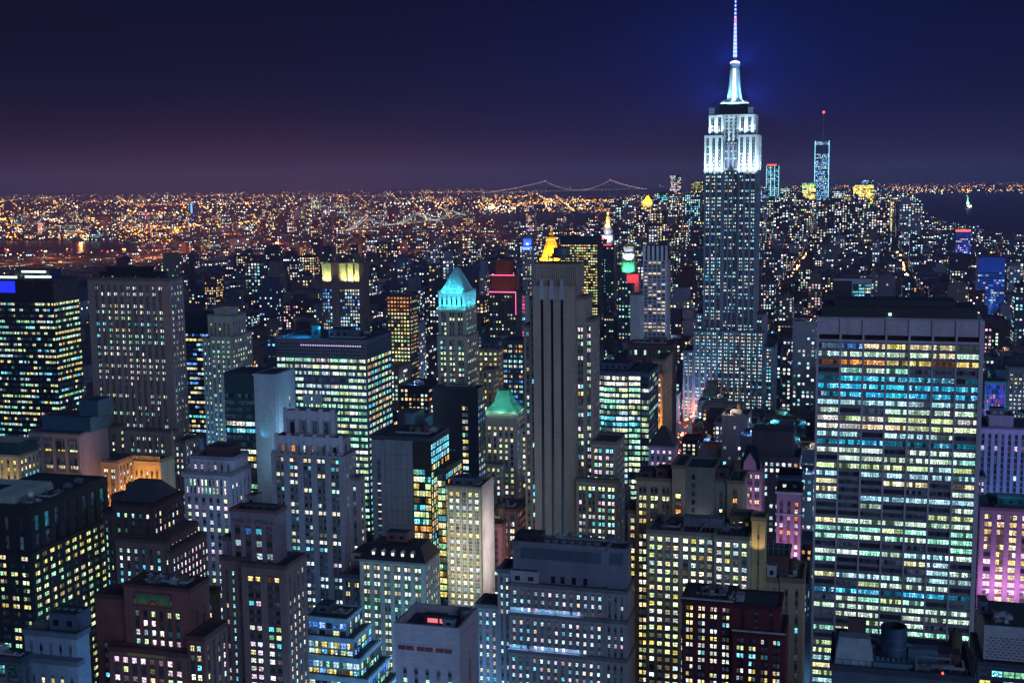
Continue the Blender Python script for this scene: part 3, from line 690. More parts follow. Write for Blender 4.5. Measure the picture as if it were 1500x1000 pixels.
# --- green copper roof
b = Bld('copper_roofed_tower', 'stone tower with floodlit green copper pyramid roof at mid height', 'building', 709, 757, 603, 764, 770, mat=CREAM)
w, d, h = b.w, 20, b.h
b.mass(0, w, 0, d, 0, h, {'F': S(3.7, 3.6, ww=.5, wh=.55, p=.75, pal=[WW, YG, WH], mt=9, mg=1.5), 'R': S(3.7, 3.4, ww=.5, wh=.55, p=.85, pal=[YG, WW, WH], mt=4)}, roof=False, par=0)
cr2 = MB().mat(COPPER)
pr = [(-1, 1.0), (.55, .68), (2.4, .5), (5.2, .38), (7.6, .33)]
for (z0_, s0), (z1_, s1) in zip(pr, pr[1:]):
    q = lambda s_: [(w / 2 - w / 2 * s_ * 1.04, d / 2 - d / 2 * s_ * 1.04), (w / 2 + w / 2 * s_ * 1.04, d / 2 - d / 2 * s_ * 1.04), (w / 2 + w / 2 * s_ * 1.04, d / 2 + d / 2 * s_ * 1.04), (w / 2 - w / 2 * s_ * 1.04, d / 2 + d / 2 * s_ * 1.04)]
    cr2.frustum(q(s0), q(s1), h + z0_ * 1.4 + 1.4, h + z1_ * 1.4 + 1.4)
b.part('copper_roof', cr2)
for x in (-2, w / 2, w + 2): spot('roof_floodlight', b.wp(x, -7, h + 1.5), b.wp(w / 2, d / 2, h + 5), (.35, 1, .78), 3200, 90)
spot('roof_floodlight', b.wp(w + 7, d / 2, h + 1), b.wp(w / 2, d / 2, h + 5), (.35, 1, .78), 2600, 90)
b.mass(-1, w * .6, -6, -.6, 0, b.hz(680, w * .3, -6), {'F': S(3.7, 3.3, ww=.5, wh=.55, p=.65, mt=1.5)}, par=.6)
b.mass(w + .6, w + 6, 5, d + 10, 0, h - 11, {'F': S(3.7, 3.3, ww=.5, wh=.55, p=.85, pal=[WW, YL], mt=1.5), 'R': S(3.7, 3.3, ww=.5, wh=.55, p=.85, pal=[YL, WW, YG], mt=1.5)})

# --- brick slab low in front of it
b = Bld('brick_slab', 'narrow rust brick building with paired white windows below the copper roof', 'building', 722, 757, 748, 772, 640, mat=BROWN)
b.mass(0, b.w, 0, b.dep, 0, b.h, {'F': S(3.7, 4, ww=.62, wh=.6, p=.9, pal=[WW, WH], sub=2, mt=1.5), 'R': S(3.7, 3.4, ww=.5, wh=.6, p=.8, pal=[WW, ORG], mt=1.5)})
b.clutter(0, b.w, 0, b.dep, b.h, 3)
b = Bld('terracotta_infill', 'small reddish building with curved side gables right of the netted building', 'building', 718, 734, 770, 741, 610, mat=RED)
b.mass(0, b.w, 0, b.dep, 0, b.h, {'F': S(3.5, 3, ww=.5, wh=.5, p=.3, mt=2), 'R': S(3.5, 3, ww=.5, wh=.5, p=.4, mt=2)})
b.tank(b.w * .5, 8, b.h)

# --- the tall grey striped tower
b = Bld('striped_stone_tower', 'tall grey stone tower with three dark vertical window strips up its blank front', 'building', 771, 865, 410, 872, 640, mat=(WST := ST('warm_grey_limestone', 160, 138, 126)))
w, h = b.w, b.h; d = 17
x0, x1 = b.lx(785, 150), b.lx(845, 150); ht = b.hz(410, x1, -3)
b.mass(x0, x1, -3, d - 2, 0, ht - 3, {}, par=0, roof=False)
rb = MB().mat(WST); n3 = 4; ws = (x1 - x0)
ed = [0, .155, .215, .385, .445, .615, .675, 1.0]; ed = [0, .18, .25, .42, .49, .66, .73, 1.0]
b.walls.mat(WST)
for i in range(0, 8, 2): b.walls.box(x0 + ws * ed[i] + .02, x0 + ws * ed[i + 1] - .02, -4.6, -2.9, 0, ht - 10, True)
b.walls.box(x0, x1, -4.65, -2.9, ht - 10, ht - 3.02, True)
dg = MB().mat(plain('dark_strip_glass', (.006, .007, .010), .3))
for i in (1, 3, 5): dg.box(x0 + ws * ed[i], x0 + ws * ed[i + 1], -3.1, -2.99, 0, ht - 10, True)
b.part('window_strip', dg)
for i in (1, 3, 5):
    c = x0 + ws * (ed[i] + ed[i + 1]) / 2; b.walls.mat(CONC).frustum([(c - 1.5, -5.1), (c + 1.5, -5.1), (c + 1.5, -4.6), (c - 1.5, -4.6)], [(c - .7, -5.0), (c + .7, -5.0), (c + .7, -4.6), (c - .7, -4.6)], ht - 10, ht + .5)
b.walls.mat(WST)
zt = b.hz(388, x1, -3)
b.mass(x0 + .6, x1 + 1, -2.6, d - 4, ht - 3, zt, {'F': S(30, 1.1, ww=.45, wh=.02, p=0, mt=.6, mg=.1, pd=.5), 'R': S(30, 1.2, ww=.45, wh=.02, p=0, mt=.6, pd=.5)}, par=.8)
sN = lambda p, **k: S(3.72, 5, ww=.72, wh=.52, sub=2, gap=.7, p=p, rv=.2, pal=MIXW + [CY, YL], mt=1.6, mg=.2, pd=.3, **k)
zl = b.hz(437, x0, 0); zr = b.hz(437, x1, 0)
xl1, xr1 = b.lx(778, 150), b.lx(857, 150)
b.mass(xl1, x0 - .02, -.5, d, 0, zl, {'F': S(3.72, 4, ww=.5, wh=.6, p=.3, mt=4, mg=.2, pal=[CY, GN])})
b.mass(x1 + .02, xr1, -.5, d, 0, zr, {'F': S(3.72, 5.2, ww=.72, wh=.55, sub=2, gap=.5, p=.55, mt=14, mg=.2, pal=MIXW + [CW, YL]), 'R': S(40, 5, ww=.02, wh=.02, p=0, mt=1)})
zl = b.hz(478, xl1, 2); b.mass(b.lx(771, 130) - 1, xl1 - .02, 1, d, 0, zl, {'F': S(3.72, 4.2, ww=.55, wh=.52, p=.55, mt=2, pal=MIXW + [CY])})
xr2 = b.lx(865, 150); zr = b.hz(470, xr2, 2)
b.mass(xr1 + .02, xr2 + 1, 1, d, 0, zr, {'F': S(3.72, 4.2, ww=.7, wh=.52, p=.6, sub=2, mt=2, pal=MIXW), 'R': S(3.72, 3.6, ww=.5, wh=.5, p=.4, mt=2, pal=[CW, PK, BL], br=.7)})
# paired windows flanking the strips
for k in range(44):
    z = ht - 26 - k * 3.72
    for (xa_, xb_) in ((x0 + .3, x0 + ws * .17), ):
        pass
xw = b.lx(905, 110); zw = b.hz(650, xw, -4)
b.mass(xr2 + 1.1, xw, -4, d, 0, zw, {'F': S(3.72, 5, ww=.7, wh=.55, sub=2, gap=.6, p=.7, pal=MIXW + [BL], mt=2), 'R': S(3.72, 4, ww=.5, wh=.5, p=.6, mt=2, pal=[CY, WW])}, mat=WST)
zw2 = b.hz(705, xw + 1, -6); b.mass(xr2 - 6, xw + 1.2, -8, -4.1, 0, zw2, {'F': S(3.72, 5, ww=.7, wh=.55, sub=2, gap=.6, p=.7, pal=MIXW, mt=2), 'R': S(3.72, 4, ww=.5, wh=.5, p=.6, mt=2)}, mat=WST)
tp = MB().mat(STEEL); zc = zt + .5; xm = (x0 + x1) / 2 + 1
for a in (-6, 6):
    for y in (5, 15): tp.box(xm + a - .35, xm + a + .35, y, y + .7, zc, zc + 4.4)
tp.box(xm - 7, xm + 7, 4.8, 16, zc + 2.4, zc + 2.8, True); tp.box(xm - 7, xm + 7, 4.8, 5.2, zc + 4.0, zc + 4.4, True)
b.part('roof_frame', tp); tw = MB().mat(plain('roof_tank_metal', (.10, .11, .16), .5)).cyl(xm, 10, 4.2, zc + 2.9, zc + 7.0, 20); tw.cyl(xm, 10, 4.5, zc + 7.0, zc + 7.4, 20); b.part('roof_tank', tw)

# --- concave bright glass block
b = Bld('curved_glass_block', 'brightly lit white-green glass block with gently bowed front beside the striped tower', 'building', 868, 939, 545, 952, 830, mat=SLATE)
w, d, h = b.w, 40, b.h
def wt(kt, j, q, nf, nb): return tint([WH, (1, .95, .8)], 1.5) if kt in (0, 1) else tint([CW, CY], 1.2) if kt in (7, 8) else None
sO = S(3.9, 6.0, ww=.96, wh=.62, p=.95, rv=.05, pal=[GN, YG, WH, CW, (.8, 1, .75)], rc=.6, mt=2.0, mg=.1, pd=.4, panes=4, br=1.05, pm=SLATE)
for i in range(4):
    a0, a1 = w * i / 4, w * (i + 1) / 4; yo = -3.5 * math.sin(math.pi * (i + .5) / 4)
    b.mass(a0 + .01, a1 - .01, yo, d, 0, h, {'F': dict(sO, fn=wt)}, par=.8, core=DGLASS)
b.mass(w + .02, w + 5, 2, d, 0, h - 1, {'F': dict(sO, p=.55, bw=5, br=.6), 'R': dict(sO, p=.3, br=.5)}, core=DGLASS)
b.pent(2, w * .7, 8, 26, h, 4, SLATE)

# --- orange lit strip building
b = Bld('orange_flank_building', 'dark stone building with orange floodlit flank and stacked white windows', 'building', 948, 970, 548, 984, 900, mat=TAN)
w, d, h = b.w, max(b.dep, 14), b.h
b.mass(0, w * .42, 0, d, 0, h, {}, mat=DKBR); b.mass(w * .42 + .02, w, -1, d, 0, h, {'F': S(3.8, w * .27, ww=.5, wh=.5, p=.7, pal=[WW, WH], mt=2, mg=.3), 'R': S(3.8, 3.5, ww=.5, wh=.5, p=.7, pal=[WW, ORG], mt=2)})
area('orange_floodlight', b.wp(w * .75, -10, h - 50), b.wp(w * .7, 0, h - 34), (1, .42, .06), 26000, 3, 40)
b.mass(w * .3, w + .6, 6, d, h, h + 9, {'F': S(4, 3, ww=.5, wh=.5, p=.4, mt=2)})

# --- mauve mansard
b = Bld('hip_roofed_building', 'mauve stone building with steep dark hip roof and purple-pink windows', 'building', 950, 987, 655, 997, 760, mat=PINKS)
w, d, h = b.w, 18, b.h
b.mass(0, w, 0, d, 0, h, {'F': S(3.8, 3.6, ww=.5, wh=.55, p=.6, pal=[PK, WW, CW], mt=1.4), 'R': S(3.8, 3.6, ww=.5, wh=.55, p=.5, pal=[PK, WW], mt=1.4)}, roof=False, par=.6)
b.part('hip_roof', MB().mat(LEADG).frustum([(-.5, -.5), (w + .5, -.5), (w + .5, d + .5), (-.5, d + .5)], [(w * .4, d * .4), (w * .6, d * .4), (w * .6, d * .6), (w * .4, d * .6)], h + .6, h + 11))

# --- wide lit block and tan neighbours
b = Bld('wide_lit_block', 'wide pale block with rows of warm-white windows and cluttered plant roof', 'building', 949, 1098, 786, 1101, 540, mat=CREAM)
w, d, h = b.w, 26, b.h
sQ = lambda **k: S(3.75, 3.5, ww=.66, wh=.56, p=.9, rv=.1, pal=[WW, WH, WH, CW, YG, YL], rc=.3, mt=1.2, mg=.3, pd=.35, **k)
def q0(kt, j, q, nf, nb): return tint([YG, WH], 1.2) if kt == 0 and j < nb * .38 else None
b.mass(0, w * .33, -1.5, d, 0, h, {'F': sQ(fn=q0)}); b.mass(w * .33 + .02, w * .66, 0, d, 0, h - .5, {'F': sQ()}); b.mass(w * .66 + .02, w, -1.0, d, 0, h - .8, {'F': sQ(), 'R': S(3.75, 4, ww=.4, wh=.5, p=.3, mt=1.5)})
for i in range(3):
    pi_ = MB().mat(STEEL).box(w * (.34 + .13 * i), w * (.34 + .13 * i) + 6, 6, 12, h + 1.4, h + 5.6); 
    for q in range(4): pi_.box(w * (.34 + .13 * i) + q * 1.9, w * (.34 + .13 * i) + q * 1.9 + .25, 5.8, 6.02, h + .2, h + 6.4)
    b.part('cooling_unit', pi_)
b.clutter(2, w * .33, 2, d - 3, h, 6); b.clutter(w * .66, w - 2, 3, d - 3, h, 7)
ld = MB().mat(STEEL).bar((w * .5, 3, h), (w * .62, 9, h + 8), .5); ld.bar((w * .4, 5, h + 7), (w * .7, 5, h + 7), .35); b.part('pipe', ld)
b.mass(w * .78, w - .5, 14, d, h, h + 4.4, {'F': S(4, 2.6, ww=.6, wh=.5, p=.9, pal=[YL, WW], mt=.8)}, mat=TAN)
b.mass(w + .6, w + 6.5, 4, 14, 0, h + 7, {'F': S(12, 5, ww=.2, wh=.2, p=0, mt=2)}, mat=wall_mat('yellow_stucco', (.42, .32, .16)))
spot('stucco_light', b.wp(w + 3.5, -3, h - 8), b.wp(w + 3.5, 4, h), (1, .78, .4), 2500, 80)

b = Bld('tan_apartment_slab', 'tan masonry slab with lit windows left and blank plastered wall at right', 'building', 932, 985, 704, 990, 585, mat=TAN)
w, d, h = b.w, 24, b.h
sQ2 = S(3.75, 5.4, ww=.66, wh=.56, sub=2, gap=.5, p=.88, rv=.1, pal=[WW, YG, WH, YL], mt=3.2, mg=.4, pd=.3)
b.mass(0, w, 0, d, 0, h, {'F': sQ2}); b.mass(b.lx(925, h) - 2, -.02, 2, d, 0, b.hz(752, 0), {'F': S(3.75, 3.6, ww=.66, wh=.56, p=.9, pal=[WW, YL, WH], mt=2)})
x2 = b.lx(1003, h); x3 = b.lx(1046, h); x4 = b.lx(1065, h); x5 = b.lx(1088, h); z2 = b.hz(684, x2)
b.mass(w + .02, x2, -1, d, 0, z2, {'F': S(3.75, 4, ww=.6, wh=.55, p=.8, pal=[YL, WW, ORG], mt=12)}); PL = wall_mat('grey_plaster', (.17, .16, .15))
b.mass(x2 + .02, x3, 1, d, 0, z2 - 1, {}, mat=PL)
for k in range(6): b.win('F', (x2, x3, 1, d), 3.2, 4.8, z2 - 6 - k * 4, z2 - 3.6 - k * 4, OFFC)
b.mass(x3 + .02, x4, 2, d, 0, b.hz(706, x4), {'F': S(3.75, 5, ww=.3, wh=.4, p=.2, mt=5)}, mat=PL); b.mass(x4 + .02, x5, 1, d, 0, b.hz(708, x5), {'F': S(3.75, 5.6, ww=.35, wh=.55, p=.6, pal=[GN, WW, ORG, CY], mt=3)})
b.pent(1, w * .4, 3, 12, h, 3, DKBR); b.pent(w * .5, w, 5, 14, h, 4.4, RED); b.pent(x3 + .5, x4, 5, 12, b.hz(706, x4), 5, DKBR)
b.tank(x4 + 3, 10, b.hz(706, x5))
spot('wall_wash', b.wp((x2 + x3) / 2, -4, z2 - 30), b.wp((x2 + x3) / 2, 1, z2 - 22), (.7, .85, 1), 1800, 80)

# --- dark red brick, lower right of centre
b = Bld('dark_brick_building', 'dark red brick building with white-trimmed terrace and snow-grey roof ducts', 'building', 1010, 1108, 908, 1150, 478, mat=wall_mat('oxblood_brick', lin(98, 40, 48)), rot=15.5)
w, h = b.w, b.h; d = 20; x5 = b.lx(1150, h)
sR = S(3.05, 4.6, ww=.58, wh=.56, sub=2, gap=.4, p=.7, rv=.25, pal=[CW, WH, WW, CY, YG, YL], mt=1.2, mg=.6, pd=.25)
zb = b.hz(884, w * .6)
def rtop(kt, j, q, nf, nb): return (tint([YL], .9) if j == 0 else tint([WW, PK], .7)) if kt == 0 else None
b.mass(-3, w * .66, 0, d, 0, zb, {'F': dict(sR, fn=rtop)}, par=1.0)
b.mass(b.lx(1006, h) - 2, -3.02, 1, d, 0, b.hz(930, 0), {'F': sR})
b.mass(w * .66 + .02, x5, -3, d, 0, b.hz(925, w), {'F': sR, 'R': S(3.05, 4, ww=.4, wh=.5, p=.4, mt=1.5)}, par=.9)
b.mass(w * .66 + .02, x5 - 2, 1, d, b.hz(925, w), zb - 1, {'F': S(3.05, 5, ww=.3, wh=.4, p=.2, mt=1), }, par=.8)
tr = MB().mat(plain('white_coping', (.5, .52, .56))); z9 = b.hz(925, w)
tr.box(w * .66 - .3, x5 + .3, -3.5, -2.3, z9 + .9, z9 + 1.25, True); tr.box(-3.4, w * .66, -.9, .4, zb + 1.0, zb + 1.3, True); b.part('coping', tr)
du = MB().mat(plain('galvanised_duct', (.30, .34, .40), .5, .3))
for i in range(6): du.bar((w * .62 + 2 * math.sin(i * 1.9), 2 + i * .3, zb + .8 + (i % 2)), (w * .70 + 2 * math.sin(i), 5 + i, zb + 1.6), .9)
du.box(w * .68, w * .8, 3, 8, zb + .2, zb + 2.8); b.part('duct', du); b.clutter(0, w * .6, 3, d - 2, zb, 7)

# --- cream narrow building left of slab
b = Bld('cream_narrow_building', 'cream narrow building with dark windows and cornice left of the wide slab tower', 'building', 1100, 1177, 852, 1181, 545, mat=TAN)
w, d, h = b.w, 26, b.h
b.mass(w * .56, w, -.6, d, 0, h, {'F': S(4.3, 4.8, ww=.32, wh=.62, p=.08, mt=3.4, pal=[GN, CY], mg=.6, pd=.3)}, par=1.6); b.mass(0, w * .56 - .02, 0, d, 0, h - .6, {'F': S(4.3, 4.2, ww=.4, wh=.6, p=.3, pal=[GN, CY], mt=3, pd=.3)}, par=1.6)
b.mass(1.0, w * .7, 4, d - 2, h, h + 9, {}, mat=DKBR); b.clutter(2, w - 2, 2, d - 3, h, 4); b.tank(w * .8, 9, h); b.pent(w * .3, w * .48, 1.2, 3.8, h, 6, CONC)
pp = MB().mat(STEEL)
for i in range(5): pp.bar((w * (.3 + .1 * i), 9, h + 9), (w * (.3 + .1 * i), 9, h + 14 + 2 * (i % 2)), .4)
pp.bar((w * .25, 9, h + 12), (w * .75, 9, h + 12), .3); b.part('pipe', pp)

# --- wide slab tower
b = Bld('slab_tower', 'huge wide slab tower with seven bays of lit ribbon windows, some floors turquoise', 'building', 1197, 1439, 470, 1443, 585, mat=wall_mat('travertine', lin(176, 162, 178)))
w, d, h = b.w, 38, b.h
zt = b.hz(501, w)
CYR = (.03, .70, 1.15)
def gr(kt, j, q, nf, nb):
    v = {4: [.12, .8, .75, .45, .55, .25, .08], 5: [.9, .85, .9, .9, .55, .9, .8], 6: [.25, .8, .8, .8, .8, .6, .7], 12: [.25, .75, .7, .2, .15, .3, .2], 31: [.3, 1, .5, .12, .75, .6, .15]}.get(kt)
    if v: return tuple(c * v[j] * U(.85, 1.1) for c in CYR)
    if kt == 2: return tint([YL, ORG], [.2, 1.0, .9, .35, .8, .1, .6][j])
    if kt == 0: return [(.05, .1, .14), tint([BL], .7), tint([WW, PK], .7), tint([YL], .8), tint([WW], .6), tint([WW], .8), (.02, .03, .03)][j]
    if kt in (9, 10) : return tint([YG, WW, WH], .95)
    return None
sT = S(3.95, w / 7, ww=.915, wh=.62, p=.66, rv=.34, run=.4, pal=[(.78, 1, .55), (1, .95, .6), (.8, 1, .85), (.5, 1, .8), (.6, .92, 1), (.55, .9, 1), (.75, 1, .8)], rc=.8, mt=1.2, mg=.6, pd=1.1, sr=.55, sill=.22, panes=7, br=.95, fn=gr)
b.mass(0, w, 0, d, 0, zt, {'F': sT}, par=0, roof=False, core=DGLASS)
b.mass(0, w, 0, d, zt + 2.2, h, {}, par=0, roof=False); b.walls.mat(DARK).box(.8, w - .8, .9, d - 1, zt, zt + 2.2)
b.walls.mat(b.mat)
for j in range(8): x = .6 + j * (w - 1.2) / 7; b.walls.box(max(0, x - .5), min(w, x + .5), -1.1, .89, zt, h - .01)
for j in range(7):
    x = .6 + j * (w - 1.2) / 7; b.walls.box(x + .56, x + (w - 1.2) / 7 - .56, -.55, -.01, zt + 2.4, h - .02, True)
b.walls.box(-.1, w + .1, -1.15, d, h, h + .5); b.walls.box(w + .02, w + 1.2, .5, d - 1, 0, h - .03)
b.mass(2, w - 2, 4, d - 3, h + .5, h + 5.2, {}, mat=BLACKM, par=0); b.mass(w * .1, w * .85, 8, d - 8, h + 5.2, h + 8, {}, mat=BLACKM, par=0)
rl_ = MB().mat(glow('roof_lamp', (.5, 1, .9), 1.2)).box(w * .44, w * .44 + 1.4, 3.2, 3.8, h + 1.4, h + 2.6, True); b.part('roof_lamp', rl_)

# --- near rooftop with round stack, bottom right
b = Bld('stack_roof_building', 'dark blue rooftop with a fat round steel stack and pipes, bottom right', 'building', 1218, 1426, 996, 1440, 330, mat=SLATE)
w, d, h = b.w, 26, b.h
b.mass(0, w, 0, d, 0, h, {'F': S(4.2, 6, ww=.3, wh=.4, p=.1, mt=7)})
xm = b.lx(1309, h + 6, 8)
stk = MB().mat(plain('blue_steel_stack', (.05, .09, .16), .45, .3)); n = 28; r = 3.55; zs0, zs1 = h, b.hz(922, xm, 4.5)
stk.cyl(xm, 8, r, zs0, zs1, n, r, False)
ring = lambda q: [(xm + q * math.cos(2 * math.pi * i / n), 8 + q * math.sin(2 * math.pi * i / n)) for i in range(n)]
stk.frustum(ring(r), ring(r * .86), zs1, zs1 + .12, False); stk.mat(BLACKM).frustum(ring(r * .86), ring(r * .84), zs1 + .12, zs1 - 5, True)
stk.mat(STEEL)
for z in (2.4, 5.0, 7.6): stk.cyl(xm, 8, r + .12, zs0 + z, zs0 + z + .22, n)
b.part('stack', stk, 'round blue steel stack open at the top')
dr = MB().mat(plain('pale_roof_hood', (.26, .32, .38), .6))
x6 = b.lx(1246, h + 2, 3)
dr.frustum([(x6 - 4.5, 2), (x6 + 6.5, 2), (x6 + 6.5, 9), (x6 - 4.5, 9)], [(x6 - 3.2, 3.2), (x6 + 5, 3.2), (x6 + 5, 8), (x6 - 3.2, 8)], h + .2, b.hz(934, x6, 3)); dr.mat(DKBR).box(x6 - 1, x6 + 4, 8.2, 9.6, h, b.hz(905, x6, 8)); b.part('roof_hood', dr)
du = MB().mat(plain('blue_duct', (.08, .14, .2), .5))
du.box(xm - 5.5, xm + 4, 1.5, 6.5, h + .2, h + 2.2); du.bar((xm + 4, 3, h + 1.5), (xm + 16, 6, h + 1.2), 1.2); du.box(xm + 4, xm + 12, 8, 12, h + .2, h + 4.6); du.bar((xm - 5, 9, h + 4), (xm - 14, 10, h + 3), 1.0); du.bar((xm + 6, 2, h + .6), (xm + 6, 2, h + 5), .7); du.bar((xm + 6, 2, h + 5), (xm + 15, 3, h + 4.4), .7); du.bar((xm + 3, 10, h + 5), (xm + 14, 12, h + 1), 1.1)
for i in range(7): du.cyl(xm - 4.4 + i * 1.4, 4, .5, h + 2.2, h + 2.9, 10)
b.part('duct', du); b.clutter(0, w, 1, d - 3, h, 22); b.tank(w * .9, 16, h, 1.8); b.pent(w * .02, w * .14, 10, 18, h, 5, BLUEW); b.pent(w * .62, w * .92, 9, 18, h, 3.2, DKBR)
rl2 = MB().mat(glow('red_beacon', (1, .06, .03), 3)).box(w * .78, w * .78 + .5, -.4, .1, h + 1.1, h + 1.6, True); b.part('beacon', rl2)

# --- patterned grey building, far bottom right
b = Bld('patterned_wall_building', 'grey building with pierced-block screen wall over a glass band, bottom right corner', 'building', 1442, 1575, 925, 1590, 455, mat=CONC)
w, d, h = b.w, 30, b.h
z2 = b.hz(966, 5); z3 = b.hz(975, 5)
b.mass(0, w, 0, d, z2, h, {}, par=0); sm = MB().mat(SLATE)
for k in range(8):
    for i in range(26): sm.box(1 + i * 1.9 + (k % 2) * .95, 1 + i * 1.9 + (k % 2) * .95 + 1.0, -.12, .05, z2 + .8 + k * 1.1, z2 + 1.2 + k * 1.1, True)
b.part('screen_wall', sm)
b.mass(-2, w + 1, -2, d, 0, z2 - 1.5, {'F': S(4, 4, ww=.92, wh=.6, p=.6, pal=[YL, GN, GN, CY], panes=2, mt=1.2), 'L': S(4, 4, ww=.9, wh=.6, p=.3, mt=1)}, mat=SLATE, core=DGLASS)
b.mass(2, w, 12, d, h, b.hz(905, 2, 12), {}, mat=BLACKM); b.clutter(2, w - 20, 1, 11, h, 10); b.pent(-1, 2, 12, 20, h, 5, SLATE)

b = Bld('pink_lit_building', 'office building washed in pink and purple light with big warm windows at right edge', 'building', 1436, 1572, 752, 1590, 660, mat=MAUVE)
w, d, h = b.w, 30, b.h
b.mass(0, w, 0, d, 0, h, {'F': S(4.3, 6.6, ww=.62, wh=.66, sub=1, p=.92, pal=[YL, WW, (1, .7, .4), PK], rv=.1, mt=2, panes=2, br=1.05, mg=1), 'L': S(4.3, 5, ww=.4, wh=.5, p=.4, mt=2)})
b.mass(w * .16, w, 4, d, h, b.hz(741, w * .16, 4), {'F': S(4, 4, ww=.8, wh=.6, p=.95, pal=[WH, CW], mt=.6, br=1.1)}, mat=SLATE)
for x in (.15, .5, .85): area('pink_floodlight', b.wp(w * x, -16, h - 48), b.wp(w * x, 0, h - 30), (1, .42, .85), 3800, 12, 6)
b.pent(w * .2, w * .5, 8, 18, b.hz(741, w * .16, 4), 4, TEALG); spot('teal_lamp', b.wp(w * .3, 2, h + 12), b.wp(w * .35, 12, h + 9), (.1, .8, 1), 5000, 120)
b = Bld('lilac_annex', 'slim lilac annex with paired white windows against the slab tower side', 'building', 1431, 1443, 700, 1448, 700, mat=MAUVE)
b.mass(0, b.w, 0, 14, 0, b.h, {'F': S(3.8, 2.4, ww=.6, wh=.55, p=.7, pal=[CW, WH, PK], mt=1.4, mg=.3)})
b = Bld('lilac_stone_building', 'broad lilac stone building with faint vertical piers and teal light at its base', 'building', 1434, 1565, 632, 1580, 800, mat=ST('lilac_stone', 146, 134, 168))
w, d, h = b.w, 40, b.h
b.mass(0, w, 0, d, 0, h, {'F': S(3.9, 4.2, ww=.5, wh=.7, p=.08, pal=[CW, PK], mt=3, pd=1, sr=.3), 'L': S(4, 4, ww=.4, wh=.5, p=.1, mt=2)}); b.mass(w * .12, w * .4, 6, 24, h, h + 7, {}); b.pent(w * .14, w * .3, 8, 16, h + 7, 5, SLATE)
area('lilac_wash', b.wp(w * .3, -14, h - 55), b.wp(w * .3, 0, h - 40), (.3, .7, 1), 1000, 40, 4)
area('violet_wash', b.wp(w * .3, -30, h + 2), b.wp(w * .3, 0, h - 16), (.62, .55, 1), 1500, 40, 6)

b = Bld('rose_terracotta_building', 'narrow magenta-lit terracotta building with white cornice and arched top windows', 'building', 1138, 1174, 722, 1179, 680, mat=PINKS)
w, d, h = b.w, 20, b.h
b.mass(0, w, 0, d, 0, h, {'F': S(4.0, 3.8, ww=.5, wh=.6, p=.6, pal=[WW, PK, ORG], mt=4.5, pd=.6, sm=wall_mat('rose_brick', lin(170, 80, 110)))}, par=1.6)
cn = MB().mat(plain('white_cornice', (.6, .55, .6))).box(-.9, w + .9, -1.3, .5, h - .6, h + .6, True).box(-.6, w + .6, -1, .4, h - 12.5, h - 11.9, True); b.part('cornice', cn)
b.mass(.6, w - .6, 3, d, h, h + 8, {'F': S(6, 5, ww=.4, wh=.3, p=.3, mt=2)}, mat=SLATE)
area('magenta_floodlight', b.wp(w / 2, -15, h - 34), b.wp(w / 2, 0, h - 18), (1, .35, .7), 1500, 10, 20)
b = Bld('gabled_terracotta_tower', 'pink terracotta tower with pointed gothic gable and pinnacles', 'building', 1081, 1116, 690, 1121, 710, mat=PINKS)
w, d, h = b.w, 20, b.h
b.mass(0, w, 0, d, 0, h, {'F': S(3.8, 4.2, ww=.62, wh=.6, sub=2, gap=.4, p=.8, pal=[WW, PK, WH, CW], mt=1.5), 'R': S(3.8, 4, ww=.4, wh=.5, p=.4)}, roof=False, par=.8)
gb = MB().mat(PINKS); c = w * .5; gw = w * .24
gb.box(c - gw, c + gw, -.7, 1.5, h + .8, h + 5); n0 = len(gb.v)
gb.frustum([(c - gw, -.7), (c + gw, -.7), (c + gw, 1.5), (c - gw, 1.5)], [(c - .1, -.7), (c + .1, -.7), (c + .1, 1.5), (c - .1, 1.5)], h + 5, h + 10.5)
for x in (.3, w - .3, c - gw, c + gw): gb.frustum([(x - .5, -.9), (x + .5, -.9), (x + .5, .2), (x - .5, .2)], [(x - .05, -.4), (x + .05, -.4), (x + .05, -.3), (x - .05, -.3)], h + .8, h + 6)
b.part('gable', gb); b.part('hip_roof', MB().mat(plain('blue_slate', (.03, .04, .09))).frustum([(.5, 2), (w - .5, 2), (w - .5, d), (.5, d)], [(w * .3, d * .45), (w * .7, d * .45), (w * .7, d * .6), (w * .3, d * .6)], h + .5, h + 13))
area('pink_gable_light', b.wp(w / 2, -14, h - 30), b.wp(w / 2, 0, h - 8), (1, .6, .8), 1300, 10, 16)

# ------------------------------------------------------------------ left-hand middle distance
b = Bld('green_glass_tower', 'dark green glass tower with bright rooftop light strips and blue sign, left edge', 'building', -60, 74, 411, 97, 830, mat=DGLASS)
w, d, h = b.w, 30, b.h
sa = S(3.9, 3.1, ww=.95, wh=.40, p=.64, rv=.34, run=.3, pal=[YG, YL, CY, GN, WW, YG, CW], rc=.6, mt=14, mg=.1, pd=.3, panes=2, br=.9, pm=DGLASS)
nseg = 5
for i in range(nseg):                                             # gently bowed front
    a0, a1 = w * i / nseg, w * (i + 1) / nseg; yo = 2.4 * (1 - math.sin(math.pi * (i + .5) / nseg))
    b.mass(a0 + .01, a1 - .01, yo, d, 0, h, {'F': sa, **({'R': sa} if i == nseg - 1 else {})}, par=.4, core=DGLASS)
stp = MB().mat(glow('roof_light_strip', (.75, 1, .95), 2.2))
stp.box(2, w * .62, 1.6, 2.0, h + 1.2, h + 2.4, True).box(w * .70, w * .98, 2.6, 3.0, h + 1.6, h + 2.7, True).box(w * .6, w * .86, 9, 9.4, h + 4.5, h + 5.6, True); b.part('light_strip', stp)
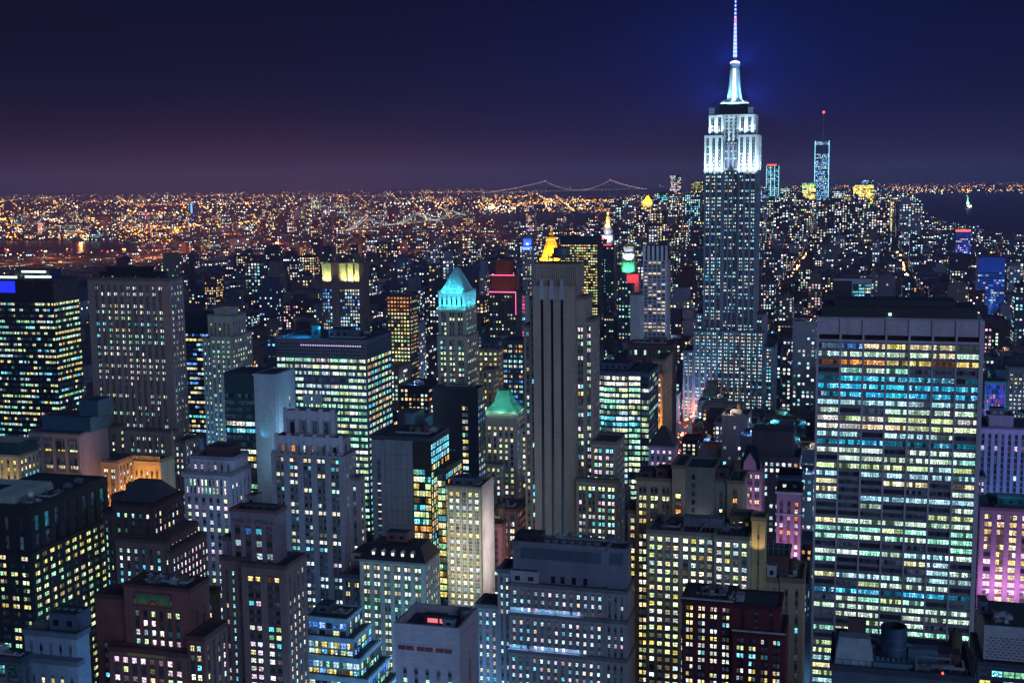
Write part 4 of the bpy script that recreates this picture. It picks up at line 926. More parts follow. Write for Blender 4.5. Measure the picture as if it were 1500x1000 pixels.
sgn = MB().mat(BLACKM).box(w * .38, w * .63, -1.2, .6, h - 8.6, h - .2, True).mat(glow('blue_sign_light', (.01, .02, 1), 1.1)).box(w * .385, w * .625, -1.4, -1.22, h - 8.2, h - .6, True); b.part('sign_panel', sgn, 'plain glowing deep blue sign panel')
b.pent(w * .5, w * .9, 10, 22, h, 6, BLACKM)

b = Bld('grand_masonry_tower', 'tall brown-grey masonry tower with scattered white windows and flat balustraded top', 'building', 129, 247, 412, 264, 725, mat=wall_mat('warm_limestone', lin(140, 120, 118)))
w, d, h = b.w, max(15, b.dep), b.h
sb = S(3.55, 4.3, ww=.56, wh=.52, sub=2, gap=.7, p=.62, rv=.25, run=.6, pal=MIXW + [YL], mt=2.5, mg=3.4, pd=.8, sr=.3)
b.mass(0, w, 0, d, 0, h, {'F': sb, 'R': S(3.55, 3.6, ww=.45, wh=.52, p=.62, pal=MIXW + [WW], mt=2.5, mg=1, pd=.6)}, par=1.8)
for k in range(38):
    z = h - 34 - k * 3.7
    if z > 40 and R() < .8: b.win('F', (0, w, 0, d), w * .075, w * .075 + 1.5, z, z + 2.2, tint([CY, CW], .8), 1, .1)
b.mass(5, w - 7, 5, d - 5, h, h + 4.5, {'F': S(4, 3, ww=.5, wh=.4, p=.15, mt=1)}, mat=BLACKM, par=.5)
b.mass(8, w - 14, 8, d - 8, h + 4.5, h + 7.5, {}, mat=BLACKM, par=.3)
xr = b.lx(270, 100); zc = b.hz(630, w); b.mass(w * .44, w + 1, -7, -.9, 0, zc, {'F': sb, 'R': S(3.55, 3.4, ww=.45, wh=.52, p=.7, pal=MIXW, mt=2)}); b.mass(w + 1.02, xr + 3, -4, d - 2, 0, zc - 6, {'F': S(3.55, 3.4, ww=.45, wh=.52, p=.7, mt=2), 'R': S(3.55, 3.6, ww=.45, wh=.52, p=.75, pal=MIXW + [CY], mt=2)})
b.mass(-.5, w * .38, -8, -.9, 0, b.hz(624, 4, -8), {'F': S(3.9, 4.4, ww=.5, wh=.5, sub=2, gap=.5, p=.55, pal=MIXW, mt=4, pd=.7), 'R': S(3.9, 4, ww=.4, wh=.5, p=.5, mt=2)})

b = Bld('orange_lit_annex', 'small classical building front floodlit orange at the foot of the masonry tower', 'building', 195, 236, 676, 241, 690, mat=wall_mat('warm_carved_stone', lin(180, 160, 130)))
w, d, h = b.w, 14, b.h
b.mass(0, w, 0, d, 0, h, {'F': S(3.8, 3, ww=.5, wh=.55, p=.85, pal=[WW, YL], mt=5, pd=.9, sr=.3)}, par=1.4)
bal = MB().mat(b.mat)
for i in range(14): bal.box(w * i / 14 + .2, w * i / 14 + .7, -1.0, -.4, h + 1.1, h + 2.6)
bal.box(0, w, -1.1, -.3, h + 2.6, h + 3, True); b.part('balustrade', bal)
for x in (.15, .5, .85): area('orange_floodlight', b.wp(w * x, -9, h - 26), b.wp(w * x, 0, h - 8), (1, .42, .06), 4200, 3, 12)
b = Bld('orange_based_building', 'stone building left of orange annex, lit orange from street below', 'building', 128, 172, 677, 186, 680, mat=TAN)
w, d, h = b.w, 22, b.h
b.mass(0, w, 0, d, 0, h, {'F': S(3.6, 4.6, ww=.6, wh=.5, sub=2, gap=.5, p=.75, pal=[WW, WH, CW, PK], mt=3, pd=.7), 'R': S(3.6, 3.4, ww=.5, wh=.5, p=.7, mt=2)})
for x in (.1, .5, 1.0): area('orange_floodlight', b.wp(w * x, -12, h - 44), b.wp(w * x, 0, h - 24), (1, .42, .06), 8000, 3, 10)

b = Bld('low_pillared_block', 'low grey stone block with four wide bays, bluish rooftop box and lit sign band', 'building', 43, 117, 636, 130, 665, mat=wall_mat('rosy_concrete', lin(140, 120, 126)))
w, d, h = b.w, 26, b.h
sj = S(9.0, w / 4.25, ww=.78, wh=.66, p=0, mt=2.2, mg=.5, pd=1.2, panes=4, sr=.9, fn=lambda kt, j, q, nf, nb: (.02, .022, .028))
zj = h - 21
b.mass(0, w, 0, d, zj, h, {'F': sj}, par=.6); b.mass(0, w, 0, d, 0, zj, {}, par=0, roof=False)
for j in range(4):
    x = .5 + j * (w - 1) / 4 + 1.6; b.win('F', (0, w, 0, d), x, x + (w - 1) / 4 - 3, h - 10.6, h - 8.8, tint([YG, YL], .9 if j else .5), 4, .12); b.win('F', (0, w, 0, d), x, x + (w - 1) / 4 - 3, h - 19.6, h - 17.6, tint([WW], .22 + .1 * j), 6, .12)
b.win('F', (0, w, 0, d), w * .3, w - 1, zj - 4, zj - 1.6, (.5, 1.0, 1.15), 10, .12); b.win('F', (0, w, 0, d), 1, w * .28, zj - 8, zj - 6, (.25, .3, .35), 4, .12)
b.mass(3, w + 2, 7, d, h, h + 7.5, {}, mat=plain('blue_steel_box', (.03, .09, .14), .5), par=.3); b.mass(w * .75, w + 4, 12, d, h + 7.5, h + 16, {}, mat=plain('blue_steel_box', (.03, .09, .14), .5), par=.3)
area('orange_floodlight', b.wp(w + 7, 2, h - 40), b.wp(w, 4, h - 26), (1, .45, .08), 1000, 2, 14)

b = Bld('yellow_windowed_block', 'low cream block with yellow and teal windows under a glass roof, left edge', 'building', -40, 27, 668, 41, 655, mat=CREAM)
w, d, h = b.w, 24, b.h
b.mass(0, w, 0, d, 0, h, {'F': S(4.0, 3.8, ww=.45, wh=.5, p=.8, pal=[YL, YL, WW, CY], mt=1.5), 'R': S(4.0, 3.4, ww=.45, wh=.5, p=.8, pal=[YL, WW, CY], mt=1.5)}, roof=False, par=.6)
b.part('glass_roof', MB().mat(plain('green_roof_glass', (.03, .07, .08), .3)).frustum([(0, 0), (w, 0), (w, d), (0, d)], [(4, 5), (w - 4, 5), (w - 4, d - 4), (4, d - 4)], h + .6, h + 6))
area('warm_wash', b.wp(w * .8, -10, h - 30), b.wp(w * .8, 0, h - 14), (1, .75, .3), 5000, 10, 6)

b = Bld('striped_glass_tower', 'dark slim glass tower with blue and yellow ribbon floors behind masonry tower', 'building', 262, 304, 462, 309, 1000, mat=DGLASS)
w, d, h = b.w, 30, b.h
b.mass(0, w, 0, d, 0, h, {'F': S(3.9, 3.4, ww=.95, wh=.5, p=.75, rv=.3, pal=[YL, BL, CY, CW, WW], rc=.85, mt=14, mg=.1, pd=.25, panes=2)}, core=DGLASS, par=.5)
b = Bld('slim_stepped_tower', 'slim cream stone tower with stepped gothic top and greenish lit windows', 'building', 297, 341, 497, 366, 930, mat=CREAM)
w, d, h = b.w, 30, b.h
sd_ = S(3.7, 4.0, ww=.5, wh=.52, sub=2, gap=.5, p=.7, rv=.25, pal=[YG, WH, CW, GN, YL], mt=2, mg=.6, pd=.8, sr=.4)
b.mass(0, w * .3, 0, d, 0, h, {'F': sd_}); b.mass(w * .3 + .02, w, -2, d, 0, h + 2, {'F': sd_, 'R': S(3.7, 4, ww=.45, wh=.52, p=.65, pal=[YG, WH, CW], mt=2)})
b.mass(w * .12, w * .9, 4, d - 4, h + 2, b.hz(463, w * .9, 4), {'F': S(3.9, 4, ww=.4, wh=.55, p=.25, pal=[YL, YG], mt=5, pd=.9), 'R': S(3.9, 4, ww=.4, wh=.55, p=.2, mt=4)})
b.mass(w * .25, w * .75, 8, d - 8, b.hz(463, w * .9, 4), b.hz(455, w * .7, 8), {}, par=1.5)

b = Bld('teal_glass_slab', 'teal glass building with pale blank concrete flank and black roof', 'building', 328, 372, 548, 431, 665, mat=TEALG)
w, d, h = b.w, 22, b.h
st_ = S(3.8, 5.2, ww=.93, wh=.62, p=.75, rv=.3, pal=[GN, CY, YL, WH, CW], rc=.6, mt=10, mg=.2, pd=.25, panes=3, br=.85)
def lowlit(kt, j, q, nf, nb): return (.010, .022, .04) if kt < 4 or kt in (6, 7) else tint([CY, (.5, .9, 1)], .9) if kt == 5 and j < 5 else None
b.mass(0, w, 0, d, 0, h, {'F': dict(st_, fn=lowlit)}, core=TEALG, par=.4)
xf = b.lx(403, h, 0); CF = wall_mat('pale_blue_concrete', lin(150, 170, 190))
b.mass(w + .02, xf, -.6, d, 0, h, {}, mat=CF, par=.4); b.walls.mat(CF).box(xf + .02, xf + .8, .5, d, 0, h - .01)
for k in range(24):
    for u in (.45, .62):
        if R() < .6: b.win('R', (0, xf + .8, .5, d), d * u, d * u + 1.2, h - 16 - k * 3.8, h - 14 - k * 3.8, tint([WH, CW], .8) if R() < .55 else OFFC)
area('blue_wash', b.wp(xf + 16, -6, h - 42), b.wp(xf, d * .3, h - 36), (.5, .85, 1), 6000, 8, 24)
spot('teal_spot', b.wp(w + 3, -3, h - 34), b.wp(w + 8, 0, h - 28), (.05, .7, 1), 450, 100)

b = Bld('wide_glass_block', 'wide bright glass office block with glowing green-white floors and blue rooftop light', 'building', 404, 536, 500, 572, 745, mat=SLATE)
w, d, h = b.w, b.dep, b.h
sf = S(3.95, 6.0, ww=.93, wh=.52, p=.99, rv=.0, run=.7, pal=[YG, GN, WH, (.75, 1, .7), CW, (.7, 1, .85)], rc=.5, mt=.6, mg=.3, pd=.5, panes=4, br=1.0, pm=SLATE)
zm = b.hz(523, w)
b.mass(0, w, 0, d, 0, zm, {'F': sf, 'R': dict(sf, pal=[YG, GN, WH, CY, (1, .7, .4)], br=.85)}, core=DGLASS, par=0, roof=False)
LV = plain('slate_louvre', (.07, .085, .12), .5)
b.mass(0, w, 0, d, zm, h, {'F': S(2.2, 1.6, ww=.8, wh=.5, p=0, mt=1.4, pd=.3, fn=lambda *a: (.006, .008, .012)), 'R': S(2.2, 1.6, ww=.8, wh=.5, p=0, mt=1.4, pd=.3, fn=lambda *a: (.006, .008, .012))}, mat=LV, par=.9)
pl_ = MB().mat(glow('violet_strip', (.7, .5, 1), .9))
for i in range(26): pl_.box(w * .28 + i * w * .026, w * .28 + i * w * .026 + w * .016, -.5, -.42, h - 3.3, h - 2.7, True)
b.part('light_strip', pl_)
b.pent(w * .34, w * .44, 8, 14, h, 8, TEALG); b.pent(w * .5, w * .72, 12, 24, h, 5, SLATE); b.clutter(w * .5, w - 5, 5, d - 5, h, 5)
spot('blue_roof_lamp', b.wp(w * .22, 9, h + 9), b.wp(w * .16, 9, h), (.05, .5, 1), 16000, 130); spot('blue_roof_lamp', b.wp(w * .40, 3, h + 6), b.wp(w * .39, 9, h + 3), (.05, .5, 1), 3000, 120)

b = Bld('yellow_crowned_tower', 'brown brick tower with yellow-lit crown panels and blue-white windows', 'building', 471, 527, 414, 533, 1420, mat=wall_mat('cocoa_brick', lin(110, 84, 84)))
w, d, h = b.w, 14, b.h
sg_ = S(3.9, 3.2, ww=.72, wh=.6, p=.8, rv=.2, pal=[CW, BL, WW, WH, CY], mt=7, mg=.4, pd=.7)
xa, xb_ = w * .27, w * .46
b.mass(0, xa, 1, d, 0, h, {'F': sg_}); b.mass(xa + .02, xb_, -1.5, d, 0, h + 22, {}, par=.6); b.mass(xb_ + .02, w, 0, d, 0, h, {'F': sg_}); b.mass(w + .02, w + 6, -1.5, d, 0, h + 22, {}, par=.6)
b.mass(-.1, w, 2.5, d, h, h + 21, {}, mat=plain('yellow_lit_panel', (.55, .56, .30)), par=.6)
for x in (xa * .5, (xb_ + w) / 2 - 4, (xb_ + w) / 2 + 5): spot('crown_floodlight', b.wp(x, -5.5, h + 1.5), b.wp(x, 2.5, h + 10), (1, .98, .40), 11000, 120)
fn_ = MB().mat(BROWN)
for x in (xb_ + (w - xb_) * .36, xb_ + (w - xb_) * .7): fn_.box(x - .4, x + .4, .2, 2.4, h, h + 21)
b.part('crown_fin', fn_)

b = Bld('teal_pyramid_tower', 'cream tower with turquoise floodlit pyramid crown', 'building', 640, 683, 452, 697, 860, mat=CREAM)
w, d, h = b.w, 26, b.h
sh = S(3.7, 6.3, ww=.62, wh=.52, sub=2, gap=.9, p=.62, rv=.25, pal=[CY, CW, YG, WW, WH], mt=2.5, mg=.8, pd=.7, sr=.4)
zs = b.hz(493, w); b.mass(.8, w - .8, .8, d - .8, zs, h, {'F': sh, 'R': S(3.7, 4, ww=.5, wh=.52, p=.55, pal=[CW, CY, WH], mt=2.5)}, par=1.2)
b.mass(0, w, 0, d, 0, zs, {'F': sh, 'R': S(3.7, 4, ww=.5, wh=.52, p=.65, pal=[CW, WW, WH], mt=1.5)}, par=1)
PALE = wall_mat('pale_crown_stone', (.5, .56, .56)); zc = h + 11; c0 = 1.2
b.mass(c0, w - c0, c0, d - c0, h, zc, {'F': S(9, 3.4, ww=.4, wh=.5, p=.3, pal=[CW], mt=2.5, pd=.7), 'R': S(9, 3.4, ww=.4, wh=.5, p=.3, pal=[CW], mt=2.5, pd=.7)}, mat=PALE, par=1)
za = b.hz(391, w / 2, d / 2); py_ = MB().mat(wall_mat('pale_copper_roof', (.30, .52, .54)))
q = lambda s_: [(w / 2 - (w / 2 - 2.2) * s_, d / 2 - (d / 2 - 2.2) * s_), (w / 2 + (w / 2 - 2.2) * s_, d / 2 - (d / 2 - 2.2) * s_), (w / 2 + (w / 2 - 2.2) * s_, d / 2 + (d / 2 - 2.2) * s_), (w / 2 - (w / 2 - 2.2) * s_, d / 2 + (d / 2 - 2.2) * s_)]
py_.frustum(q(1), q(.2), zc + .5, za - 1.5); py_.frustum(q(.2), q(.05), za - 1.5, za)
for i in range(7):
    for (fa, fb) in (((0, 0), (1, 0)), ((1, 0), (1, 1))):
        t_ = (i + .5) / 7; Q = q(1); Q2 = q(.2); k0 = 0 if fa == (0, 0) else 1
        a = (Q[k0][0] + (Q[k0 + 1][0] - Q[k0][0]) * t_, Q[k0][1] + (Q[k0 + 1][1] - Q[k0][1]) * t_, zc + .6); e_ = (Q2[k0][0] + (Q2[k0 + 1][0] - Q2[k0][0]) * t_, Q2[k0][1] + (Q2[k0 + 1][1] - Q2[k0][1]) * t_, za - 1.5)
        py_.bar(a, e_, .5)
b.part('pyramid_roof', py_)
for x in (-1, w * .33, w * .66, w + 1): spot('crown_floodlight', b.wp(x, -5, h + .5), b.wp(w * .5, d * .4, h + 12), (.06, .75, 1), 3600, 110)
for y in (.2, .8): spot('crown_floodlight', b.wp(w + 5, d * y, h + .5), b.wp(w * .6, d * .5, h + 12), (.06, .75, 1), 3600, 110)
for x in (.15, .5, .85): spot('roof_floodlight', b.wp(w * x, -3, zc + 1), b.wp(w * .5, d * .4, zc + 8), (.08, .75, 1), 3600, 110)

b = Bld('orange_topped_block', 'mid-rise block with orange-glowing top floors behind the wide glass block', 'building', 566, 600, 432, 608, 1270, mat=DKBR)
b.mass(0, b.w, 0, 24, 0, b.h, {'F': S(3.9, 3.6, ww=.7, wh=.5, p=.85, pal=[YG, YL, WW], mt=1.5, fn=lambda kt, *a: tint([ORG], .9) if kt < 4 else None), 'R': S(3.9, 3.6, ww=.6, wh=.5, p=.8, pal=[YG, WW, ORG], mt=1.5)}); b.clutter(0, b.w, 0, 20, b.h, 3)
b = Bld('colonnaded_building', 'white-grey stone building with tall columned top floors', 'building', 269, 336, 697, 341, 610, mat=ST('white_stone', 190, 180, 196))
w, d, h = b.w, 22, b.h
b.mass(0, w, 0, d, 0, h, {'F': S(3.8, 4.0, ww=.5, wh=.55, p=.6, pal=[YG, WH, CW, PK], mt=11, mg=.6), 'R': S(3.8, 4, ww=.4, wh=.5, p=.4, mt=4)}, par=1.4)
co_ = MB().mat(b.mat)
for i in range(12): co_.cyl(1.2 + i * (w - 2.4) / 11, -.9, .5, h - 10, h - 1.2, 10)
co_.box(-.2, w + .2, -1.7, -.35, h - 1.2, h + .2, True); co_.box(-.2, w + .2, -1.7, -.35, h - 11, h - 10, True); b.part('column', co_)
for i in range(11):
    for k in range(2):
        x = 1.2 + (i + .25) * (w - 2.4) / 11; b.win('F', (0, w, 0, d), x, x + (w - 2.4) / 22, h - 9.4 + k * 4, h - 6.4 + k * 4, tint([YG, GN, WH, PK]) if R() < .7 else OFFC, 1, .46)
b.mass(1, w - 1, 6, d, h, b.hz(672, w * .8, 6), {'F': S(4, 3.6, ww=.4, wh=.45, p=.6, pal=[WH, PK], mt=2)}); b.mass(w * .3, w * .8, 10, d, b.hz(672, w * .8, 6), b.hz(658, w * .8, 10), {}, mat=DKBR)

b = Bld('brick_apartment_house', 'dark red brick apartment house stepping down under a dark gabled roof', 'building', 150, 223, 742, 268, 575, mat=BROWN)
w, d, h = b.w, b.dep, b.h
sm_ = S(3.7, 3.8, ww=.4, wh=.55, p=.5, pal=MIXW + [ORG], mt=3, pd=.35); sm2 = S(3.7, 3.6, ww=.42, wh=.6, p=.85, pal=[WW, WH, PK, CW, YL], mt=3, pd=.35)
x7 = w * .22
def cyc(kt, j, q, nf, nb): return tint([CY, GN], .9) if j == 0 else None
b.mass(0, x7, 0, d * .9, 0, h - 4, {'F': dict(sm_, p=.05, bw=x7 / 2, fn=cyc)}, mat=DKBR); b.mass(x7 + .02, w, 0, d, 0, h, {'F': dict(sm_, p=.35), 'R': sm2}, roof=False, mat=DKBR)
b.part('gable_roof', MB().mat(LEADG).frustum([(x7, 4), (w - 2, 4), (w - 2, d), (x7, d)], [(x7 + 4, d * .45), (w - 5, d * .45), (w - 5, d * .6), (x7 + 4, d * .6)], h + .5, h + 9))
x8 = b.lx(240, h - 20, -6); b.mass(w * .38, x8, -6, -.6, 0, b.hz(795, x8, -6), {'F': dict(sm_, p=.85, pal=[CW, WH, CY]), 'R': sm2}); b.mass(w + .5, w + 7, -5, d, 0, b.hz(792, w + 3, -5), {'F': dict(sm_, p=.7), 'R': sm2}); b.mass(w + 7.1, w + 11, -4, d, 0, b.hz(808, w + 8, -4), {'R': dict(sm2, pal=[CW, PK, WH]), 'F': sm_})
b.pent(2, x7, 4, 14, h - 4, 7, DKBR); b.tank(w * .3, 12, h)

# ------------------------------------------------------------------ beyond
def simple(name, label, xl, xr, yt, Y, d, mat, fF, fR=None, core=None, par=.8, cat='building', rot=None, xb=None):
    b = Bld(name, label, cat, xl, xr, yt, -d if xb is None else xb, Y, mat=mat, rot=rot)
    b.mass(0, b.w, 0, b.dep, 0, b.h, {'F': fF, **({'R': fR} if fR else {})}, core=core, par=par); return b
b = Bld('white_ribbed_tower', 'white-ribbed narrow tower with stacked pale spandrels and finned crown', 'building', 942, 976, 360, 986, 1370, mat=ST('white_rib', 205, 196, 210))
w, d, h = b.w, 30, b.h; zf = h - 16
b.mass(0, w, 0, d, 0, zf, {'F': S(3.9, 4.8, ww=.82, wh=.46, p=.5, rv=.45, pal=[(1, .78, .6), PK, WW], br=.8, mt=.5, pd=.7, sr=.8), 'R': S(3.9, 5, ww=.05, wh=.1, p=0, mt=1)}, core=BLACKM, par=0); b.mass(.4, w - .4, .8, d - 1, zf, h - .5, {}, mat=BLACKM, par=0)
fi = MB().mat(b.mat)
for i in range(6): fi.box(w * i / 5.2, w * i / 5.2 + 2.6, -.8, .7, zf, h)
b.part('crown_fin', fi)
b = simple('pale_blank_slab', 'pale blank concrete slab left of the white-ribbed tower', 923, 938, 432, 1260, 22, CONC, S(3.9, 12, ww=.02, wh=.05, p=0, mt=1), S(3.9, 4, ww=.4, wh=.4, p=.5))
b = simple('dark_roofed_block', 'dark-topped masonry block below the white-ribbed tower', 920, 984, 505, 1060, 26, DKBR, S(8, 4, ww=.5, wh=.5, p=.3, pal=[GN, CW], mt=3), S(4, 4, ww=.5, wh=.5, p=.6, pal=[WW, ORG, YG]))
b.clutter(2, b.w - 4, 2, 22, b.h, 4)
b = Bld('amber_striped_tower', 'dark wide tower with amber ribbon floors beside the gold pyramid', 'building', 820, 876, 348, 880, 1900, mat=BLACKM)
b.mass(0, b.w, 0, 30, 0, b.h, {'F': S(4, 3.6, ww=.8, wh=.5, p=.85, rv=.12, pal=[YL, (1, .7, .25), YG], rc=.6, mt=10, mg=1, pd=.4)}, core=BLACKM)
b = Bld('gold_pyramid_tower', 'stone tower with glowing gold pyramid spire', 'building', 784, 822, 384, 828, 1960, mat=CREAM)
w, h = b.w, b.h; d = w
b.mass(0, w, 0, d, 0, h, {'F': S(4, 4, ww=.5, wh=.5, p=.5, pal=[ORG, YL, WW], mt=2)}, roof=False)
GOLD = wall_mat('gilded_tile', (.85, .42, .06), .45); za = b.hz(331, w / 2, d / 2); py_ = MB().mat(GOLD)
oc = lambda r: [(w / 2 + r * math.cos(math.pi / 8 + i * math.pi / 4), d / 2 + r * math.sin(math.pi / 8 + i * math.pi / 4)) for i in range(8)]
hh = za - h
for (t0, s0), (t1, s1) in zip([(.02, .46), (.10, .44), (.12, .36), (.60, .17), (.62, .20), (.68, .18), (.70, .11), (.80, .09), (.82, .05)], [(.10, .44), (.12, .36), (.60, .17), (.62, .20), (.68, .18), (.70, .11), (.80, .09), (.82, .05), (1, .01)]): py_.frustum(oc(w * s0), oc(w * s1), h + hh * t0, h + hh * t1)
b.part('gold_roof', py_)
for (x, y) in ((0, -8), (w / 2, -14), (w, -8), (w + 10, d / 2)): spot('gold_floodlight', b.wp(x, y, h + 1), b.wp(w / 2, d / 2, h + hh * .4), (1, .6, .12), 130000, 80)
b = simple('slender_dark_tower', 'slender dark tower with red roof lights and one yellow window column', 873, 884, 352, 2100, 24, BLACKM, S(4, 3.4, ww=.6, wh=.5, p=.22, pal=[WW, YL]), S(4, 4, ww=.5, wh=.4, p=.2))
for k in range(9): b.win('F', (0, b.w, 0, 24), b.w * .5, b.w * .5 + 2.6, b.h - 14 - k * 5, b.h - 11 - k * 5, YL)
b.part('beacon', MB().mat(glow('red_beacon', (1, .06, .03), 3)).box(0, 2.5, 0, 2.5, b.h + 1, b.h + 3.5, True).box(b.w - 2.5, b.w, 0, 2.5, b.h + 1, b.h + 3.5, True))
b = simple('dark_glass_sliver', 'dark sliver tower with teal edge light behind the slender tower', 884, 899, 360, 1750, 24, DGLASS, S(4, 3.4, ww=.7, wh=.5, p=.14, pal=[GN, WW, PK]))
for k in range(12): b.win('F', (0, b.w, 0, 24), .6, 2.2, b.h - 22 - k * 4, b.h - 19.5 - k * 4, (.1, .8, .55))
b.part('beacon', MB().mat(glow('red_strip', (1, .08, .06), 1.4)).box(0, b.w * .8, -.6, 0, b.h + .5, b.h + 2, True))
# clock tower with lit cupola
b = Bld('campanile_tower', 'pale bell tower with gold-lit cupola and white lantern', 'building', 881, 897, 345, 899, 2350, mat=ST('white_marble', 200, 190, 190))
w, h = b.w, b.h; d = w
b.mass(0, w, 0, d, 0, h, {'F': S(4.4, 4, ww=.4, wh=.5, p=.3, pal=[WW, CW], mt=3)})
cp = MB().mat(b.mat); z = h
for s0, s1, dz in ((.42, .42, 11), (.42, .2, 12), (.2, .18, 5)): cp.cyl(w / 2, d / 2, w * s0, z, z + dz, 10, w * s1); z += dz
cp.mat(GOLD).cyl(w / 2, d / 2, w * .2, z, z + 7, 10, w * .16); z += 7; cp.cyl(w / 2, d / 2, w * .16, z, z + 4, 10, .3); z += 4
cp.mat(glow('lantern_light', (.8, 1, .95), 3)).cyl(w / 2, d / 2, 1.6, z, z + 3.4, 8); b.part('cupola', cp)
spot('cupola_floodlight', b.wp(w / 2, -16, h + 14), b.wp(w / 2, d / 2, h + 30), (1, .55, .12), 160000, 70); spot('shaft_floodlight', b.wp(w / 2, -24, h - 10), b.wp(w / 2, d / 2, h + 6), (.8, .85, 1), 60000, 80)
# green/white/red lit top
b = Bld('green_lit_tower', 'stepped tower top lit white and green above a red lit block', 'building', 910, 930, 400, 938, 1620, mat=ST('pale_tower_stone', 190, 190, 190))
w, d, h = b.w, 16, b.h
b.mass(0, w, 0, d, 0, h, {'F': S(4, 4, ww=.5, wh=.5, p=.5, pal=[GN, WW, CW], mt=2)}, mat=SLATE)
z1, z2, z3 = b.hz(384, w, 0), b.hz(372, w, 0), b.hz(357, w / 2, 4)
b.mass(.4, w - .4, 1, d - 1, h, z1, {}, par=.5); b.mass(1.2, w - 1.2, 2, d - 2, z1, z2, {}, par=.5); b.mass(2.6, w - 2.6, 3, d - 3, z2, z3 - 4, {}, par=.5)
b.part('cupola', MB().mat(GOLD).frustum([(2.6, 3), (w - 2.6, 3), (w - 2.6, d - 3), (2.6, d - 3)], [(5, 6), (w - 5, 6), (w - 5, d - 6), (5, d - 6)], z3 - 3.4, z3))
for x in (.2, .8): spot('green_floodlight', b.wp(w * x, -7, h + 2), b.wp(w / 2, 2, h + 6), (.05, 1, .2), 14000, 90); spot('white_floodlight', b.wp(w * x, -5, z1 + 2), b.wp(w / 2, 2, z2), (.8, 1, .95), 9000, 90)
rd = simple('red_lit_block', 'low block with glowing red wall below the green and white tower top', 918, 936, 402, 1560, 14, ST('plain_grey', 160, 150, 150), S(4, 5, ww=.05, wh=.1, p=0))
area('red_floodlight', rd.wp(rd.w / 2, -12, rd.h - 3), rd.wp(rd.w / 2, 0, rd.h - 5), (1, .04, .04), 5000, 12, 3)
b = simple('teal_window_block', 'teal-tinted mid-rise with scattered windows under red lit block', 905, 925, 418, 1400, 20, TEALG, S(4, 4, ww=.6, wh=.5, p=.45, pal=[GN, CY, WW, CW]))
# neon trimmed brown tower
b = Bld('neon_trimmed_tower', 'brown stepped tower outlined in red and pink neon', 'building', 716, 756, 428, 764, 1340, mat=wall_mat('russet_brick', lin(150, 70, 50)))
w, d, h = b.w, 24, b.h
b.mass(0, w, 0, d, 0, h, {'F': S(3.9, 3.4, ww=.55, wh=.5, p=.35, pal=[YG, CW, WW], mt=3)}, mat=DKBR)
z1, z2 = b.hz(405, w), b.hz(383, w * .7)
b.mass(2, w - 2, 2, d - 2, h, z1, {}, mat=b.mat); b.mass(7, w - 8, 5, d - 5, z1, z2, {}, mat=b.mat)
nn = MB().mat(glow('pink_neon', (1, .12, .35), 1.6)); 
nn.box(0, w, -1.0, -.6, h - .4, h + .6, True).box(2, w - 2, 1.0, 1.3, z1 + .8, z1 + 1.6, True); nn.box(w - .6, w, -1.0, -.6, h - 24, h - .5, True); b.part('neon_strip', nn)
spot('orange_crown_light', b.wp(w / 2, -10, h + 2), b.wp(w / 2, 4, z1), (1, .4, .15), 700, 140)
b = simple('pink_sign_building', 'narrow building lit bright pink above turquoise', 758, 770, 432, 1420, 16, ST('plain_grey', 160, 150, 150), S(4, 3.4, ww=.8, wh=.7, p=1, pal=[(1, .25, .5)], mt=1, pd=.3, rv=0, fn=lambda kt, *a: tint([(1, .2, .45)], .8) if kt < 5 else tint([(.1, .7, 1)], .6) if kt < 9 else None))
b = Bld('blue_domed_tower', 'tower with deep blue floodlit crown and clock-like disc', 'building', 765, 779, 362, 783, 2450, mat=ST('plain_grey', 160, 150, 150))
w, h = b.w, b.h; b.mass(0, w, 0, 20, 0, h, {'F': S(4.5, 4, ww=.5, wh=.5, p=.5, pal=[WW, YG])}); b.mass(2, w - 2, 3, 17, h, h + 15, {})
b.part('dome', MB().mat(COPPER).frustum([(2, 3), (w - 2, 3), (w - 2, 17), (2, 17)], [(w * .45, 9), (w * .55, 9), (w * .55, 11), (w * .45, 11)], h + 16, h + 24)); b.part('clock_disc', MB().mat(glow('clock_light', (.5, .7, 1), 2)).box(w / 2 - 2, w / 2 + 2, 2.3, 2.7, h + 4, h + 8, True))
for x in (0, 1): spot('blue_floodlight', b.wp(w * x, -10, h - 6), b.wp(w / 2, 4, h + 9), (.02, .06, 1), 160000, 90)
b = simple('cream_lit_block', 'small cream block with glowing top floor under turquoise pyramid tower', 700, 730, 512, 905, 24, TAN, S(3.8, 3.2, ww=.55, wh=.5, p=.75, pal=[YL, WW, YG], mt=1.5, fn=lambda kt, *a: tint([YG, YL], 1.1) if kt < 2 else None), S(3.8, 3.4, ww=.5, wh=.5, p=.8, pal=[YL, WW]), xb=736)
b.pent(3, b.w - 4, 5, 16, b.h, 3.5, SLATE)
b = simple('blue_windowed_block', 'dark block with orange and blue-white window rows left of the striped tower', 735, 775, 500, 960, 24, BLACKM, S(3.9, 4, ww=.7, wh=.5, sub=2, p=.8, pal=[WW, CW, BL, ORG, CY], rc=.8, mt=2))
b = simple('tan_setback_building', 'tan building with pale lit windows between copper roof and cream block', 706, 722, 542, 830, 24, TAN, S(3.8, 3.2, ww=.5, wh=.5, p=.6, pal=[WW, YL, WH]), S(3.8, 3.4, ww=.5, wh=.5, p=.7, pal=[YL, WW]), xb=730)
b = simple('boxy_columned_tower', 'dark box tower with white corner columns above the wide slab roof', 1248, 1277, 410, 1530, 30, BLACKM, S(4, 8, ww=.86, wh=.55, p=.5, pal=[CW, WW, CY], mt=5, panes=3, pm=CONC, pd=.8), core=DGLASS)
